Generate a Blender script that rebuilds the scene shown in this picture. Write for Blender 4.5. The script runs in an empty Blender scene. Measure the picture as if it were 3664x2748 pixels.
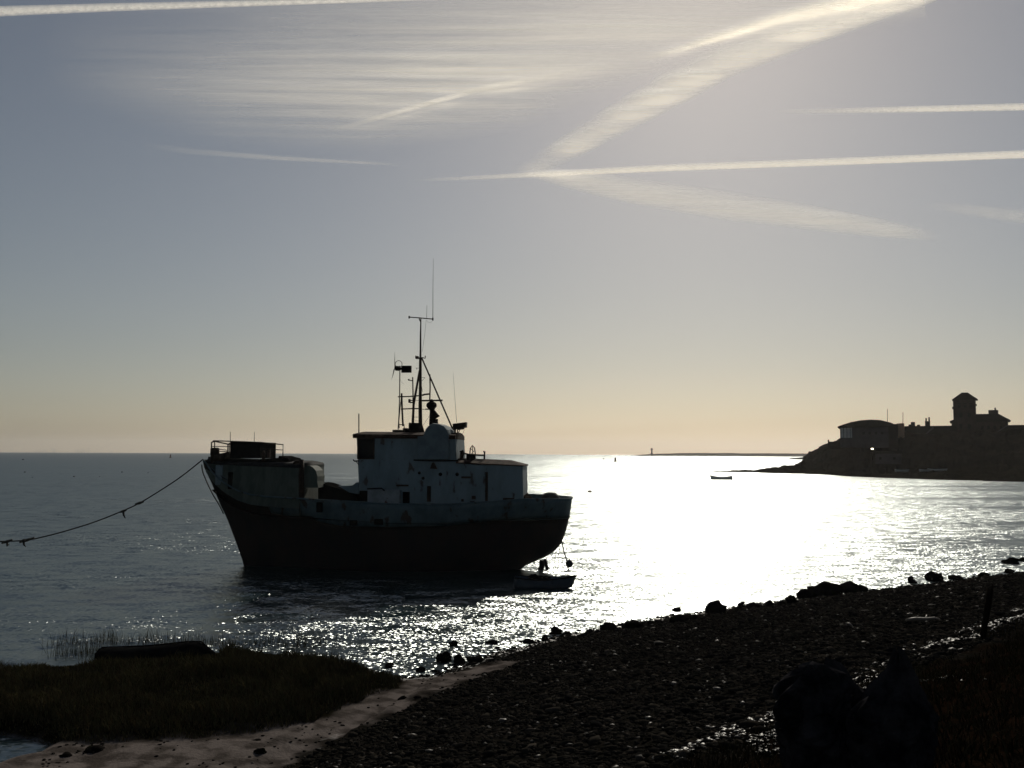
import bpy, bmesh, math, random
import numpy as np
from mathutils import Vector, Matrix
random.seed(7); rng = np.random.default_rng(7)
S = bpy.context.scene
COL = S.collection
R = math.radians
# ------------------------------------------------------------------ camera
FPX, CX, CY = 3500.0, 1832.0, 1374.0
H = 6.0
PITCH, ROLL = math.atan(250 / FPX), 0.0039
fwd = Vector((0, math.cos(PITCH), math.sin(PITCH)))
r0 = Vector((1, 0, 0)); u0 = Vector((0, -math.sin(PITCH), math.cos(PITCH)))
rt = r0 * math.cos(ROLL) + u0 * math.sin(ROLL)
up = u0 * math.cos(ROLL) - r0 * math.sin(ROLL)
cam = bpy.data.cameras.new('camera'); camo = bpy.data.objects.new('camera', cam); COL.objects.link(camo)
camo.matrix_world = Matrix(((rt.x, up.x, -fwd.x, 0), (rt.y, up.y, -fwd.y, 0), (rt.z, up.z, -fwd.z, H), (0, 0, 0, 1)))
cam.sensor_width = 36; cam.lens = 36 * FPX / 3664; cam.clip_start = 0.1; cam.clip_end = 200000
S.camera = camo
# ------------------------------------------------------------------ world, sun
SUN_AZ, SUN_EL = 11.5, 28.0
W = bpy.data.worlds.new("World"); S.world = W; W.use_nodes = True
wn, wl = W.node_tree.nodes, W.node_tree.links
wn.clear()
sky = wn.new('ShaderNodeTexSky'); sky.sky_type = 'NISHITA'; sky.sun_disc = False
sky.sun_elevation = R(SUN_EL); sky.sun_rotation = R(SUN_AZ); sky.air_density = 1.0; sky.dust_density = 0.6; sky.ozone_density = 1.0
hs = wn.new('ShaderNodeHueSaturation'); hs.inputs['Saturation'].default_value = 0.78
tint = wn.new('ShaderNodeMix'); tint.data_type = 'RGBA'; tint.blend_type = 'MULTIPLY'; tint.inputs[0].default_value = 1
tint.inputs[7].default_value = (1.0, 0.975, 0.955, 1)
bg = wn.new('ShaderNodeBackground'); bg.inputs['Strength'].default_value = 0.058
wo = wn.new('ShaderNodeOutputWorld')
wl.new(sky.outputs[0], hs.inputs['Color']); wl.new(hs.outputs[0], tint.inputs[6]); wl.new(tint.outputs[2], bg.inputs[0]); wl.new(bg.outputs[0], wo.inputs[0])
sl = bpy.data.lights.new('sun', 'SUN'); sl.energy = 5.0; sl.angle = R(0.53); sl.color = (1.0, 0.93, 0.80)
so = bpy.data.objects.new('sun', sl); COL.objects.link(so)
sd = Vector((math.sin(R(SUN_AZ)) * math.cos(R(SUN_EL)), math.cos(R(SUN_AZ)) * math.cos(R(SUN_EL)), math.sin(R(SUN_EL))))
so.rotation_euler = sd.to_track_quat('Z', 'Y').to_euler(); so.location = (0, 0, 60)
S.view_settings.view_transform = 'Standard'; S.view_settings.look = 'None'; S.view_settings.exposure = -0.72; S.view_settings.gamma = 1
S.view_settings.use_curve_mapping = False
S.cycles.use_denoising = True
S.cycles.transparent_max_bounces = 24; S.cycles.max_bounces = 6; S.cycles.diffuse_bounces = 2; S.cycles.glossy_bounces = 3
S.cycles.sample_clamp_indirect = 3.0
# ------------------------------------------------------------------ pixel helpers (a pixel of the photograph + a real depth -> a place)
def ray(px, py): return fwd + rt * ((px - CX) / FPX) + up * ((CY - py) / FPX)
def P(px, py, Y):
    d = ray(px, py); t = Y / d.y
    return Vector((d.x * t, Y, H + d.z * t))
def PZ(px, py, z=0.0):
    d = ray(px, py); t = (z - H) / d.z
    return Vector((d.x * t, d.y * t, z))
# ------------------------------------------------------------------ object helpers
def tag(o, label=None, cat=None, group=None, kind=None):
    if label: o['label'] = label
    if cat: o['category'] = cat
    if group: o['group'] = group
    if kind: o['kind'] = kind
    return o
def empty(name, loc=(0, 0, 0), rz=0.0):
    o = bpy.data.objects.new(name, None); COL.objects.link(o); o.location = loc; o.rotation_euler = (0, 0, rz); o.empty_display_size = .2
    return o
def mesh_obj(name, verts, faces, mat, parent=None, smooth=False):
    me = bpy.data.meshes.new(name); me.from_pydata([tuple(v) for v in verts], [], faces); me.update()
    if mat: me.materials.append(mat)
    o = bpy.data.objects.new(name, me); COL.objects.link(o); o.parent = parent
    if smooth: me.shade_smooth()
    return o
class MB:
    def __init__(s): s.v = []; s.f = []; s.sm = []
    def add(s, vs, fs, sm=False):
        n = len(s.v); s.v += [tuple(v) for v in vs]; s.f += [tuple(i + n for i in f) for f in fs]; s.sm += [sm] * len(fs); return s
    def hexa(s, p):   # 8 corners: bottom 4 ccw, top 4 ccw
        return s.add(p, [(3, 2, 1, 0), (4, 5, 6, 7), (0, 1, 5, 4), (1, 2, 6, 5), (2, 3, 7, 6), (3, 0, 4, 7)])
    def box(s, x0, x1, y0, y1, z0, z1, c=0.0):
        if c <= 0: return s.hexa([(x0, y0, z0), (x1, y0, z0), (x1, y1, z0), (x0, y1, z0), (x0, y0, z1), (x1, y0, z1), (x1, y1, z1), (x0, y1, z1)])
        bm = bmesh.new(); bmesh.ops.create_cube(bm, size=1)
        for v in bm.verts: v.co = ((x0 + x1) / 2 + v.co.x * (x1 - x0), (y0 + y1) / 2 + v.co.y * (y1 - y0), (z0 + z1) / 2 + v.co.z * (z1 - z0))
        bmesh.ops.bevel(bm, geom=bm.edges[:], offset=c, segments=2, profile=.6, affect='EDGES')
        bm.verts.index_update(); s.add([v.co[:] for v in bm.verts], [[v.index for v in f.verts] for f in bm.faces]); bm.free(); return s
    def tube(s, pts, r, n=8, r2=None, caps=True):
        pts = [Vector(p) for p in pts]; rings = []; m = len(pts)
        for i, p in enumerate(pts):
            t = (pts[min(i + 1, m - 1)] - pts[max(i - 1, 0)]).normalized()
            a = t.cross(Vector((0, 0, 1))) if abs(t.z) < .9 else t.cross(Vector((0, 1, 0)))
            a.normalize(); b = t.cross(a)
            rr = r[i] if isinstance(r, (list, tuple)) else (r if r2 is None else r + (r2 - r) * i / (m - 1))
            rings.append([p + (a * math.cos(2 * math.pi * k / n) + b * math.sin(2 * math.pi * k / n)) * rr for k in range(n)])
        vs = [v for q in rings for v in q]; fs = []
        for i in range(m - 1):
            for k in range(n): fs.append((i * n + k, i * n + (k + 1) % n, (i + 1) * n + (k + 1) % n, (i + 1) * n + k))
        if caps: fs += [tuple(range(n))[::-1], tuple((m - 1) * n + k for k in range(n))]
        return s.add(vs, fs, True)
    def lathe(s, c, prof, n=16, sx=1, sy=1):
        vs = []; fs = []
        for (r, z) in prof:
            for k in range(n): a = 2 * math.pi * k / n; vs.append((c[0] + r * sx * math.cos(a), c[1] + r * sy * math.sin(a), c[2] + z))
        for i in range(len(prof) - 1):
            for k in range(n): fs.append((i * n + k, i * n + (k + 1) % n, (i + 1) * n + (k + 1) % n, (i + 1) * n + k))
        fs += [tuple(range(n))[::-1], tuple((len(prof) - 1) * n + k for k in range(n))]
        return s.add(vs, fs, True)
    def prism(s, poly, y0, y1):   # poly in (x,z)
        n = len(poly); vs = [(x, y0, z) for x, z in poly] + [(x, y1, z) for x, z in poly]
        fs = [tuple(range(n)), tuple(range(n, 2 * n))[::-1]] + [(i, i + n, (i + 1) % n + n, (i + 1) % n) for i in range(n)]
        return s.add(vs, fs)
    def build(s, name, mat, parent=None):
        o = mesh_obj(name, s.v, s.f, mat, parent)
        o.data.polygons.foreach_set('use_smooth', s.sm)
        bm = bmesh.new(); bm.from_mesh(o.data); bmesh.ops.recalc_face_normals(bm, faces=bm.faces[:]); bm.to_mesh(o.data); bm.free()
        return o
# ------------------------------------------------------------------ materials
def mat(name, c1, c2=None, rough=0.6, scale=3.0, metal=0.0, spec=0.5, bump=0.0, bscale=20, stretch=(1, 1, 1), lo=.4, hi=.6, spots=None, detail=6):
    m = bpy.data.materials.new(name); m.use_nodes = True; n, l = m.node_tree.nodes, m.node_tree.links
    b = n['Principled BSDF']; b.inputs['Roughness'].default_value = rough; b.inputs['Metallic'].default_value = metal
    b.inputs['Specular IOR Level'].default_value = spec
    c2 = c2 or tuple(x * .6 for x in c1)
    tc = n.new('ShaderNodeTexCoord'); mp = n.new('ShaderNodeMapping'); mp.inputs['Scale'].default_value = stretch
    l.new(tc.outputs['Object'], mp.inputs[0])
    t = n.new('ShaderNodeTexNoise'); t.inputs['Scale'].default_value = scale; t.inputs['Detail'].default_value = detail; t.inputs['Roughness'].default_value = .62
    l.new(mp.outputs[0], t.inputs[0])
    r = n.new('ShaderNodeValToRGB'); r.color_ramp.elements[0].position = lo; r.color_ramp.elements[1].position = hi
    r.color_ramp.elements[0].color = (*c1, 1); r.color_ramp.elements[1].color = (*c2, 1); l.new(t.outputs[0], r.inputs[0])
    out = r.outputs[0]
    if spots:
        t2 = n.new('ShaderNodeTexNoise'); t2.inputs['Scale'].default_value = spots[1]; t2.inputs['Detail'].default_value = 4; l.new(mp.outputs[0], t2.inputs[0])
        r2 = n.new('ShaderNodeValToRGB'); r2.color_ramp.elements[0].position = spots[2]; r2.color_ramp.elements[1].position = spots[2] + .06
        l.new(t2.outputs[0], r2.inputs[0])
        mx = n.new('ShaderNodeMix'); mx.data_type = 'RGBA'; l.new(r2.outputs[0], mx.inputs[0]); l.new(out, mx.inputs[6]); mx.inputs[7].default_value = (*spots[0], 1)
        out = mx.outputs[2]
    l.new(out, b.inputs['Base Color'])
    if bump:
        tb = n.new('ShaderNodeTexNoise'); tb.inputs['Scale'].default_value = bscale; tb.inputs['Detail'].default_value = 4; l.new(mp.outputs[0], tb.inputs[0])
        bp = n.new('ShaderNodeBump'); bp.inputs['Strength'].default_value = bump; bp.inputs['Distance'].default_value = .05
        l.new(tb.outputs[0], bp.inputs['Height']); l.new(bp.outputs[0], b.inputs['Normal'])
    return m
RUST = (.07, .03, .018)
M = dict(
    top=mat('sunlit_worn_top', (.022, .023, .024), (.014, .013, .014), .9, 4, spec=.1, bump=.4),
    hull=mat('hull_paint', (.011, .0105, .0105), (.018, .013, .012), .8, spec=.1, scale=1.2, bump=.2, stretch=(1, 1, .35)),
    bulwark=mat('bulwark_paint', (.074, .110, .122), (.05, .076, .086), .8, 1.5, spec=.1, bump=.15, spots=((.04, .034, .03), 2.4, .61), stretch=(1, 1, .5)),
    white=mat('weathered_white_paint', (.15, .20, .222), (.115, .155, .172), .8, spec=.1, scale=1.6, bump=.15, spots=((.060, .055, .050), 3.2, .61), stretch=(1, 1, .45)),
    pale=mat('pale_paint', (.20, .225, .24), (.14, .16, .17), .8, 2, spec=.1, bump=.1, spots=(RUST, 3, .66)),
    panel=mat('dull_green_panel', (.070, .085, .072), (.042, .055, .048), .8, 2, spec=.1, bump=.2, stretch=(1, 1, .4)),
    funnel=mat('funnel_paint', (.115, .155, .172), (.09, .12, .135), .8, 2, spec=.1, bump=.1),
    roof=mat('rusty_roof', (.055, .034, .026), (.022, .014, .011), .9, 3, spec=.03, bump=.3),
    steel=mat('rusty_steel', (.035, .023, .016), (.018, .012, .009), .8, 8, spec=.15, bump=.2, bscale=40),
    dark=mat('dark_paint', (.010, .010, .010), (.006, .006, .006), .8, 4, spec=0, bump=.2),
    deck=mat('worn_deck', (.02, .016, .013), (.012, .01, .009), .9, 2, spec=0, bump=.2, stretch=(.3, 3, 1)),
    glass=mat('dark_glass', (.006, .007, .008), (.008, .009, .010), .6, 3, spec=0),
    wire=mat('wire', (.05, .045, .04), (.03, .028, .025), .6, 20),
    rope=mat('old_rope', (.05, .045, .035), (.03, .027, .022), .9, 30, bump=.6, bscale=60),
    rope_light=mat('chain_rope', (.16, .15, .13), (.10, .095, .08), .8, 30, bump=.5, bscale=60),
    wood=mat('weathered_wood', (.012, .009, .007), (.006, .005, .004), .9, 5, spec=0, bump=.5, stretch=(1, 1, .2)),
    rock=mat('wet_rock', (.010, .009, .008), (.006, .005, .005), .95, 5, spec=0, bump=.6, bscale=9, spots=((.008, .009, .004), 4, .55)),
    weed=mat('weed_rock', (.022, .018, .012), (.013, .012, .009), .5, 6, bump=.8, bscale=25),
    boat=mat('dinghy_paint', (.06, .075, .085), (.045, .055, .065), .8, spec=.1, scale=4, bump=.1),
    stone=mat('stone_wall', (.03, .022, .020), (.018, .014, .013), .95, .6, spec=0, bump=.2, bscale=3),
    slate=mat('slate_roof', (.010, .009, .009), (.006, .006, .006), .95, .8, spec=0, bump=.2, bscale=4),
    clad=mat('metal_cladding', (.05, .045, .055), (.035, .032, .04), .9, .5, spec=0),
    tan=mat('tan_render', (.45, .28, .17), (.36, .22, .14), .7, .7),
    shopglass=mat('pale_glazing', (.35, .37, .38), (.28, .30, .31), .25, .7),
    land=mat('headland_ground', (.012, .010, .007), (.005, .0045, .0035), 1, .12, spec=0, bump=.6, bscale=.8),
    dune=mat('dune_ground', (.02, .017, .012), (.014, .012, .009), 1, .01, spec=0),
    buoy=mat('buoy_paint', (.10, .03, .02), (.06, .02, .015), .5, 3),
    greybuoy=mat('dark_float', (.03, .03, .032), (.02, .02, .02), .6, 3),
    coat=mat('dark_coat', (.005, .005, .006), (.003, .003, .004), .95, 12, bump=.5, bscale=18, spec=0),
    coat2=mat('navy_coat', (.004, .005, .007), (.003, .0035, .005), .95, 10, bump=.5, bscale=16, spec=0),
    skin=mat('skin', (.06, .035, .026), (.05, .03, .022), .55, 15),
    hair=mat('dark_hair', (.006, .0045, .0035), (.003, .0025, .002), .8, 40, bump=.6, bscale=70, stretch=(1, 1, .2), spec=0),
    jeans=mat('dark_trousers', (.012, .014, .02), (.009, .01, .014), .9, 25, spec=.2),
    glarehull=mat('glare_pale_hull', (.85, .82, .72), (.75, .72, .62), .7, 3, spec=.1),  # glare over the far boat is put into this very light base colour
    crag=mat('dark_crag', (.030, .028, .030), (.008, .008, .009), 1, 5, spec=0, bump=.8, bscale=8),
    turbine=mat('turbine_white', (.5, .5, .5), (.45, .45, .45), .5, .1),
)
# ------------------------------------------------------------------ water
WR, F0, F1 = .345, .27, .36
def water_material():
    m = bpy.data.materials.new('sea_water'); m.use_nodes = True; n, l = m.node_tree.nodes, m.node_tree.links
    n.remove(n['Principled BSDF']); b = n.new('ShaderNodeBsdfAnisotropic'); b.distribution = 'BECKMANN'; b.inputs['Roughness'].default_value = WR
    df = n.new('ShaderNodeBsdfDiffuse'); df.inputs['Color'].default_value = (.006, .013, .015, 1); ad = n.new('ShaderNodeAddShader')
    l.new(b.outputs[0], ad.inputs[0]); l.new(df.outputs[0], ad.inputs[1]); l.new(ad.outputs[0], n['Material Output'].inputs['Surface'])
    lw = n.new('ShaderNodeLayerWeight'); lw.inputs['Blend'].default_value = .5; fr = n.new('ShaderNodeMapRange'); fr.inputs['From Min'].default_value = .62; fr.inputs['From Max'].default_value = 1
    fr.inputs['To Min'].default_value = F0; fr.inputs['To Max'].default_value = F1; l.new(lw.outputs['Facing'], fr.inputs[0])
    tn_ = n.new('ShaderNodeMix'); tn_.data_type = 'RGBA'; l.new(fr.outputs[0], tn_.inputs[0]); tn_.inputs[6].default_value = (0, 0, 0, 1); tn_.inputs[7].default_value = (.93, 1, 1, 1); l.new(tn_.outputs[2], b.inputs['Color'])
    g = n.new('ShaderNodeNewGeometry')
    def noise(sc, det, stretch, rough=.55):
        mp = n.new('ShaderNodeMapping'); mp.inputs['Scale'].default_value = stretch; l.new(g.outputs['Position'], mp.inputs[0])
        t = n.new('ShaderNodeTexNoise'); t.inputs['Scale'].default_value = sc; t.inputs['Detail'].default_value = det; t.inputs['Roughness'].default_value = rough
        l.new(mp.outputs[0], t.inputs[0]); return t
    def vm(op, a, bb):
        v = n.new('ShaderNodeVectorMath'); v.operation = op
        for i, q in enumerate((a, bb)):
            if q is None: continue
            if isinstance(q, (tuple, list)): v.inputs[i].default_value = q
            else: l.new(q, v.inputs[i])
        return v.outputs[0]
    big = noise(.035, 3, (.5, 1.6, 1))            # cat's paws and slicks
    mr = n.new('ShaderNodeMapRange'); mr.inputs['From Min'].default_value = .40; mr.inputs['From Max'].default_value = .58
    mr.inputs['To Min'].default_value = .55; mr.inputs['To Max'].default_value = 1.1; l.new(big.outputs[0], mr.inputs[0])
    a = noise(9, 4.5, (.75, 1.0, 1)); c = noise(1.1, 2, (.6, 1.1, 1))
    va = vm('SUBTRACT', a.outputs['Color'], (.5, .5, .5)); vc = vm('SUBTRACT', c.outputs['Color'], (.5, .5, .5))
    va = vm('MULTIPLY', va, (3.2, 3.1, 0)); vc = vm('MULTIPLY', vc, (1.2, 1.7, 0))
    sm = vm('ADD', va, vc)
    v = n.new('ShaderNodeVectorMath'); v.operation = 'SCALE'; l.new(sm, v.inputs[0]); l.new(mr.outputs[0], v.inputs['Scale'])
    sm = vm('ADD', v.outputs[0], (0, 0, 1)); nn = n.new('ShaderNodeVectorMath'); nn.operation = 'NORMALIZE'; l.new(sm, nn.inputs[0])
    l.new(nn.outputs[0], b.inputs['Normal'])
    return m
WATER = water_material()
FAR = 14000
wo_ = mesh_obj('water', [(-FAR, -30, 0), (FAR, -30, 0), (FAR, FAR, 0), (-FAR, FAR, 0)], [(0, 1, 2, 3)], WATER); tag(wo_, 'grey rippled sea with sun glitter', None, None, 'structure')
# ------------------------------------------------------------------ shore terrain (one sheet)
def pip(px_, py_, poly):
    inside = np.zeros(px_.shape, bool); n = len(poly)
    for i in range(n):
        x1, y1 = poly[i]; x2, y2 = poly[(i + 1) % n]
        c = ((y1 > py_) != (y2 > py_)); xi = (x2 - x1) * (py_ - y1) / ((y2 - y1) if y2 != y1 else 1e-9) + x1
        inside ^= c & (px_ < xi)
    return inside
def pdist(px_, py_, poly):
    d = np.full(px_.shape, 1e9); n = len(poly)
    for i in range(n):
        x1, y1 = poly[i]; x2, y2 = poly[(i + 1) % n]; dx, dy = x2 - x1, y2 - y1
        t = np.clip(((px_ - x1) * dx + (py_ - y1) * dy) / (dx * dx + dy * dy + 1e-9), 0, 1)
        d = np.minimum(d, np.hypot(px_ - x1 - t * dx, py_ - y1 - t * dy))
    return np.where(pip(px_, py_, poly), d, -d)
_tab = {}
def vnoise(x, y, sc, seed=0):
    if seed not in _tab: _tab[seed] = np.random.default_rng(seed + 100).random((256, 256))
    T = _tab[seed]; x = np.asarray(x) * sc; y = np.asarray(y) * sc; xi = np.floor(x).astype(int); yi = np.floor(y).astype(int); fx = x - xi; fy = y - yi
    fx = fx * fx * (3 - 2 * fx); fy = fy * fy * (3 - 2 * fy)
    g = lambda a, b: T[a % 256, b % 256]
    return (g(xi, yi) * (1 - fx) + g(xi + 1, yi) * fx) * (1 - fy) + (g(xi, yi + 1) * (1 - fx) + g(xi + 1, yi + 1) * fx) * fy - .5
def fnoise(x, y, sc, o=3, seed=0): return sum(vnoise(x, y, sc * 2.1 ** k, seed + k) / 1.8 ** k for k in range(o))
def gpoly(pts, z=.1): return [tuple(PZ(a, b, z)[:2]) for a, b in pts]
FLAT = gpoly([(-900, 2440), (-300, 2415), (0, 2400), (150, 2388), (350, 2378), (500, 2345), (800, 2338), (950, 2337), (1100, 2350), (1300, 2388), (1440, 2425), (1560, 2415), (1690, 2392), (1790, 2378),
              (1850, 2385), (1700, 2440), (1520, 2510), (1340, 2590), (1190, 2660), (980, 2748), (760, 2900), (400, 3200), (-1200, 3200)])
MARSH = gpoly([(-900, 2440), (-300, 2415), (0, 2400), (150, 2388), (350, 2378), (500, 2345), (800, 2338), (950, 2337), (1100, 2350), (1300, 2388), (1440, 2425), (1410, 2462), (1300, 2500), (1200, 2545), (1120, 2580), (950, 2612), (700, 2640), (330, 2662), (200, 2645), (0, 2615), (-900, 2560)], .12)
POOL = gpoly([(-600, 2590), (0, 2625), (110, 2645), (180, 2672), (130, 2700), (20, 2725), (-150, 2800), (-700, 2900)], 0)
DW = np.array([[-12, -8], [.5, -9.4], [8, -13.4], [15, -14.8], [21, -14.4], [28, -13.2], [37, -11], [46, -8.9], [60, -6]])
def zshingle(x, y):
    d = (x - 1.85) * .68 * 1.0735 - (y - 11.4) * .68; a = (x - 1.85) * .68 + (y - 11.4) * .73
    dw = np.interp(a, DW[:, 0], DW[:, 1]); t = (d - dw) / (0 - dw)
    z = np.where(t > 0, 2.5 * np.clip(t, 0, 1) ** 1.15, t * 1.3)
    ridge = .10 * np.exp(-((d - .2) / .5) ** 2)
    z = z + np.where(d > 0, .3 * np.minimum(d, 7) , 0) + ridge * (t > .5)
    return z, d, t
def zground(x, y, detail=True):
    x = np.asarray(x, float); y = np.asarray(y, float)
    zs, d, t = zshingle(x, y)
    fd = pdist(x, y, FLAT); zf = np.where(fd > 0, np.minimum(.03 + fd * .09, .13), fd * .10 + .03)
    md = pdist(x, y, MARSH); zf = zf + np.clip(md * .25, 0, .12)
    pdp = pdist(x, y, POOL); zf = zf - np.clip((pdp + .25) * .5, 0, .35)
    z = np.maximum(np.maximum(zs, zf), -1.2) + .09 * np.exp(-((zs - zf) / .12) ** 2) * (t > .05) * (np.maximum(zs, zf) > .02) * (pdp < -.3)
    z = np.where((t > -.04) & (fd > -1.6) & (y < 25.5) & (pdp < -.3), np.maximum(z, .07), z)
    if detail:
        amp = np.clip(t * 1.5, 0.25, 1)
        z = z + fnoise(x, y, 1.1, 3, 3) * np.where(zs > zf, .10 * amp, .035) + fnoise(x, y, 5, 2, 9) * np.where(zs > zf, .05, .012)
    return z
def build_shore():
    xs = np.concatenate([np.arange(-22, 34, .14), np.arange(34, 70, .6)]); ys = np.concatenate([np.arange(-3, 56, .14), np.arange(56, 80, .8)])
    X, Y = np.meshgrid(xs, ys); Z = zground(X, Y)
    nx, ny = len(xs), len(ys); V = np.stack([X, Y, Z], -1).reshape(-1, 3)
    i = np.arange((ny - 1) * (nx - 1)); q = (i // (nx - 1)) * nx + i % (nx - 1)
    F = np.stack([q, q + 1, q + nx + 1, q + nx], -1)
    me = bpy.data.meshes.new('shore_ground'); me.vertices.add(len(V)); me.vertices.foreach_set('co', V.ravel().astype(np.float32))
    me.loops.add(F.size); me.loops.foreach_set('vertex_index', F.ravel().astype(np.int32)); me.polygons.add(len(F))
    me.polygons.foreach_set('loop_start', (np.arange(len(F)) * 4).astype(np.int32)); me.polygons.foreach_set('loop_total', np.full(len(F), 4, np.int32)); me.update(calc_edges=True)
    zs, d, t = zshingle(X, Y); fd = pdist(X, Y, FLAT); md = pdist(X, Y, MARSH)
    nz = fnoise(X, Y, 1.6, 3, 20)
    def attr(name, a): at = me.attributes.new(name, 'FLOAT', 'POINT'); at.data.foreach_set('value', np.clip(a, 0, 1).ravel().astype(np.float32))
    attr('sand', (fd + nz * .9 + .15) * 2.5); attr('marsh', (md + nz * .6 + .2) * 3); attr('bank', (d - .5 + nz * .8) * 1.5)
    m = bpy.data.materials.new('shore_ground'); m.use_nodes = True; n, l = m.node_tree.nodes, m.node_tree.links; b = n['Principled BSDF']
    g = n.new('ShaderNodeNewGeometry')
    def ns(sc, det=5):
        q = n.new('ShaderNodeTexNoise'); q.inputs['Scale'].default_value = sc; q.inputs['Detail'].default_value = det; l.new(g.outputs['Position'], q.inputs[0]); return q.outputs[0]
    def ramp(src, a, c1, bb, c2):
        q = n.new('ShaderNodeValToRGB'); q.color_ramp.elements[0].position = a; q.color_ramp.elements[0].color = (*c1, 1); q.color_ramp.elements[1].position = bb; q.color_ramp.elements[1].color = (*c2, 1); l.new(src, q.inputs[0]); return q.outputs[0]
    def mix(f, a, c):
        q = n.new('ShaderNodeMix'); q.data_type = 'RGBA'; l.new(f, q.inputs[0])
        for s_, v in ((6, a), (7, c)):
            if isinstance(v, tuple): q.inputs[s_].default_value = (*v, 1)
            else: l.new(v, q.inputs[s_])
        return q.outputs[2]
    def at(name): q = n.new('ShaderNodeAttribute'); q.attribute_name = name; return q.outputs['Fac']
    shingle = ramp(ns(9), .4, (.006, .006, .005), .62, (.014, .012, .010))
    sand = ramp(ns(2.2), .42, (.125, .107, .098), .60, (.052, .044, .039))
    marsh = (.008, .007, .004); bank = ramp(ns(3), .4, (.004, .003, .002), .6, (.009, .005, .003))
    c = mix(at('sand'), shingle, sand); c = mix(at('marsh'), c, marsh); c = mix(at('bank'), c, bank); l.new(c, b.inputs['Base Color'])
    rr = n.new('ShaderNodeMapRange'); rr.inputs['From Min'].default_value = -.02; rr.inputs['From Max'].default_value = .14; rr.inputs['To Min'].default_value = .22; rr.inputs['To Max'].default_value = .8
    sp = n.new('ShaderNodeSeparateXYZ'); l.new(g.outputs['Position'], sp.inputs[0]); l.new(sp.outputs['Z'], rr.inputs[0]); l.new(rr.outputs[0], b.inputs['Roughness'])
    sr = n.new('ShaderNodeMapRange'); sr.inputs['From Min'].default_value = .0; sr.inputs['From Max'].default_value = .06; sr.inputs['To Min'].default_value = .35; sr.inputs['To Max'].default_value = 0; l.new(sp.outputs['Z'], sr.inputs[0]); l.new(sr.outputs[0], b.inputs['Specular IOR Level'])
    bp = n.new('ShaderNodeBump'); bp.inputs['Strength'].default_value = .7; bp.inputs['Distance'].default_value = .04; l.new(ns(14, 4), bp.inputs['Height']); l.new(bp.outputs[0], b.inputs['Normal'])
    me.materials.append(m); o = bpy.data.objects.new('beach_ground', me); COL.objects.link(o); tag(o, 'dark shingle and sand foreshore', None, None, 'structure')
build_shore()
# ------------------------------------------------------------------ scattered stuff: numpy-built meshes
def np_mesh(name, V, F, m, smooth=False):
    V = np.asarray(V, np.float32); F = np.asarray(F, np.int32); k = F.shape[1]
    me = bpy.data.meshes.new(name); me.vertices.add(len(V)); me.vertices.foreach_set('co', V.ravel())
    me.loops.add(F.size); me.loops.foreach_set('vertex_index', F.ravel()); me.polygons.add(len(F))
    me.polygons.foreach_set('loop_start', (np.arange(len(F)) * k).astype(np.int32)); me.polygons.foreach_set('loop_total', np.full(len(F), k, np.int32)); me.update(calc_edges=True)
    me.materials.append(m); o = bpy.data.objects.new(name, me); COL.objects.link(o)
    if smooth: me.shade_smooth()
    return o
def ico(sub=1):
    bm = bmesh.new(); bmesh.ops.create_icosphere(bm, subdivisions=sub, radius=1); bm.verts.index_update()
    v = np.array([q.co[:] for q in bm.verts]); f = np.array([[q.index for q in p.verts] for p in bm.faces]); bm.free(); return v, f
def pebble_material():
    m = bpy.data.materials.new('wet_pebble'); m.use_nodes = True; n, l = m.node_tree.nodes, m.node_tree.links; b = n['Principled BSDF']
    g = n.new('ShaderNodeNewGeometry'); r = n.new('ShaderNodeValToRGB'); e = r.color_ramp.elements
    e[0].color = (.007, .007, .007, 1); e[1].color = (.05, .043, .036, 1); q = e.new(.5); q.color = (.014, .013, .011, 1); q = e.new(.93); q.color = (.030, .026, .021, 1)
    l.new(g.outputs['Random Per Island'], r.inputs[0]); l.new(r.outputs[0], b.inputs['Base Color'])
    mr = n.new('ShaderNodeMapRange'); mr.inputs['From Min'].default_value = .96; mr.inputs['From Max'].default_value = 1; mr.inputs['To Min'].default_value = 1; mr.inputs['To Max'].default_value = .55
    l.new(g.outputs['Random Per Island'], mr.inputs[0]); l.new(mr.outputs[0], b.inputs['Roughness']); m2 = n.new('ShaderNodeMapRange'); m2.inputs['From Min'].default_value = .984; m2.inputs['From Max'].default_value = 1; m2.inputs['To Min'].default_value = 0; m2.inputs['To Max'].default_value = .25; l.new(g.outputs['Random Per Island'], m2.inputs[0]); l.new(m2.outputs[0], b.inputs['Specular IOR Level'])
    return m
PEB = pebble_material()
def pebbles(name, x, y, r, label, mt, flat=.5, sink=.25):
    v, f = ico(1); n = len(x); jit = 1 + .25 * (rng.random((n, len(v), 1)) - .5)
    s = np.stack([r * rng.uniform(.8, 1.5, n), r * rng.uniform(.7, 1.1, n), r * flat * rng.uniform(.6, 1.2, n)], -1)[:, None, :]
    a = rng.uniform(0, 6.28, n); ca, sa = np.cos(a)[:, None], np.sin(a)[:, None]; q = v[None] * jit * s
    tl = rng.uniform(-.35, .35, n)[:, None]; q = np.stack([q[..., 0], q[..., 1], q[..., 2] + tl * q[..., 0]], -1)
    X = q[..., 0] * ca - q[..., 1] * sa + x[:, None]; Y = q[..., 0] * sa + q[..., 1] * ca + y[:, None]; Z = q[..., 2] + (zground(x, y) + r * flat * sink)[:, None]
    V = np.stack([X, Y, Z], -1).reshape(-1, 3); F = (f[None] + (np.arange(n) * len(v))[:, None, None]).reshape(-1, 3)
    o = np_mesh(name, V, F, mt, True); tag(o, label, 'pebbles', None, 'stuff'); return o
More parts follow.
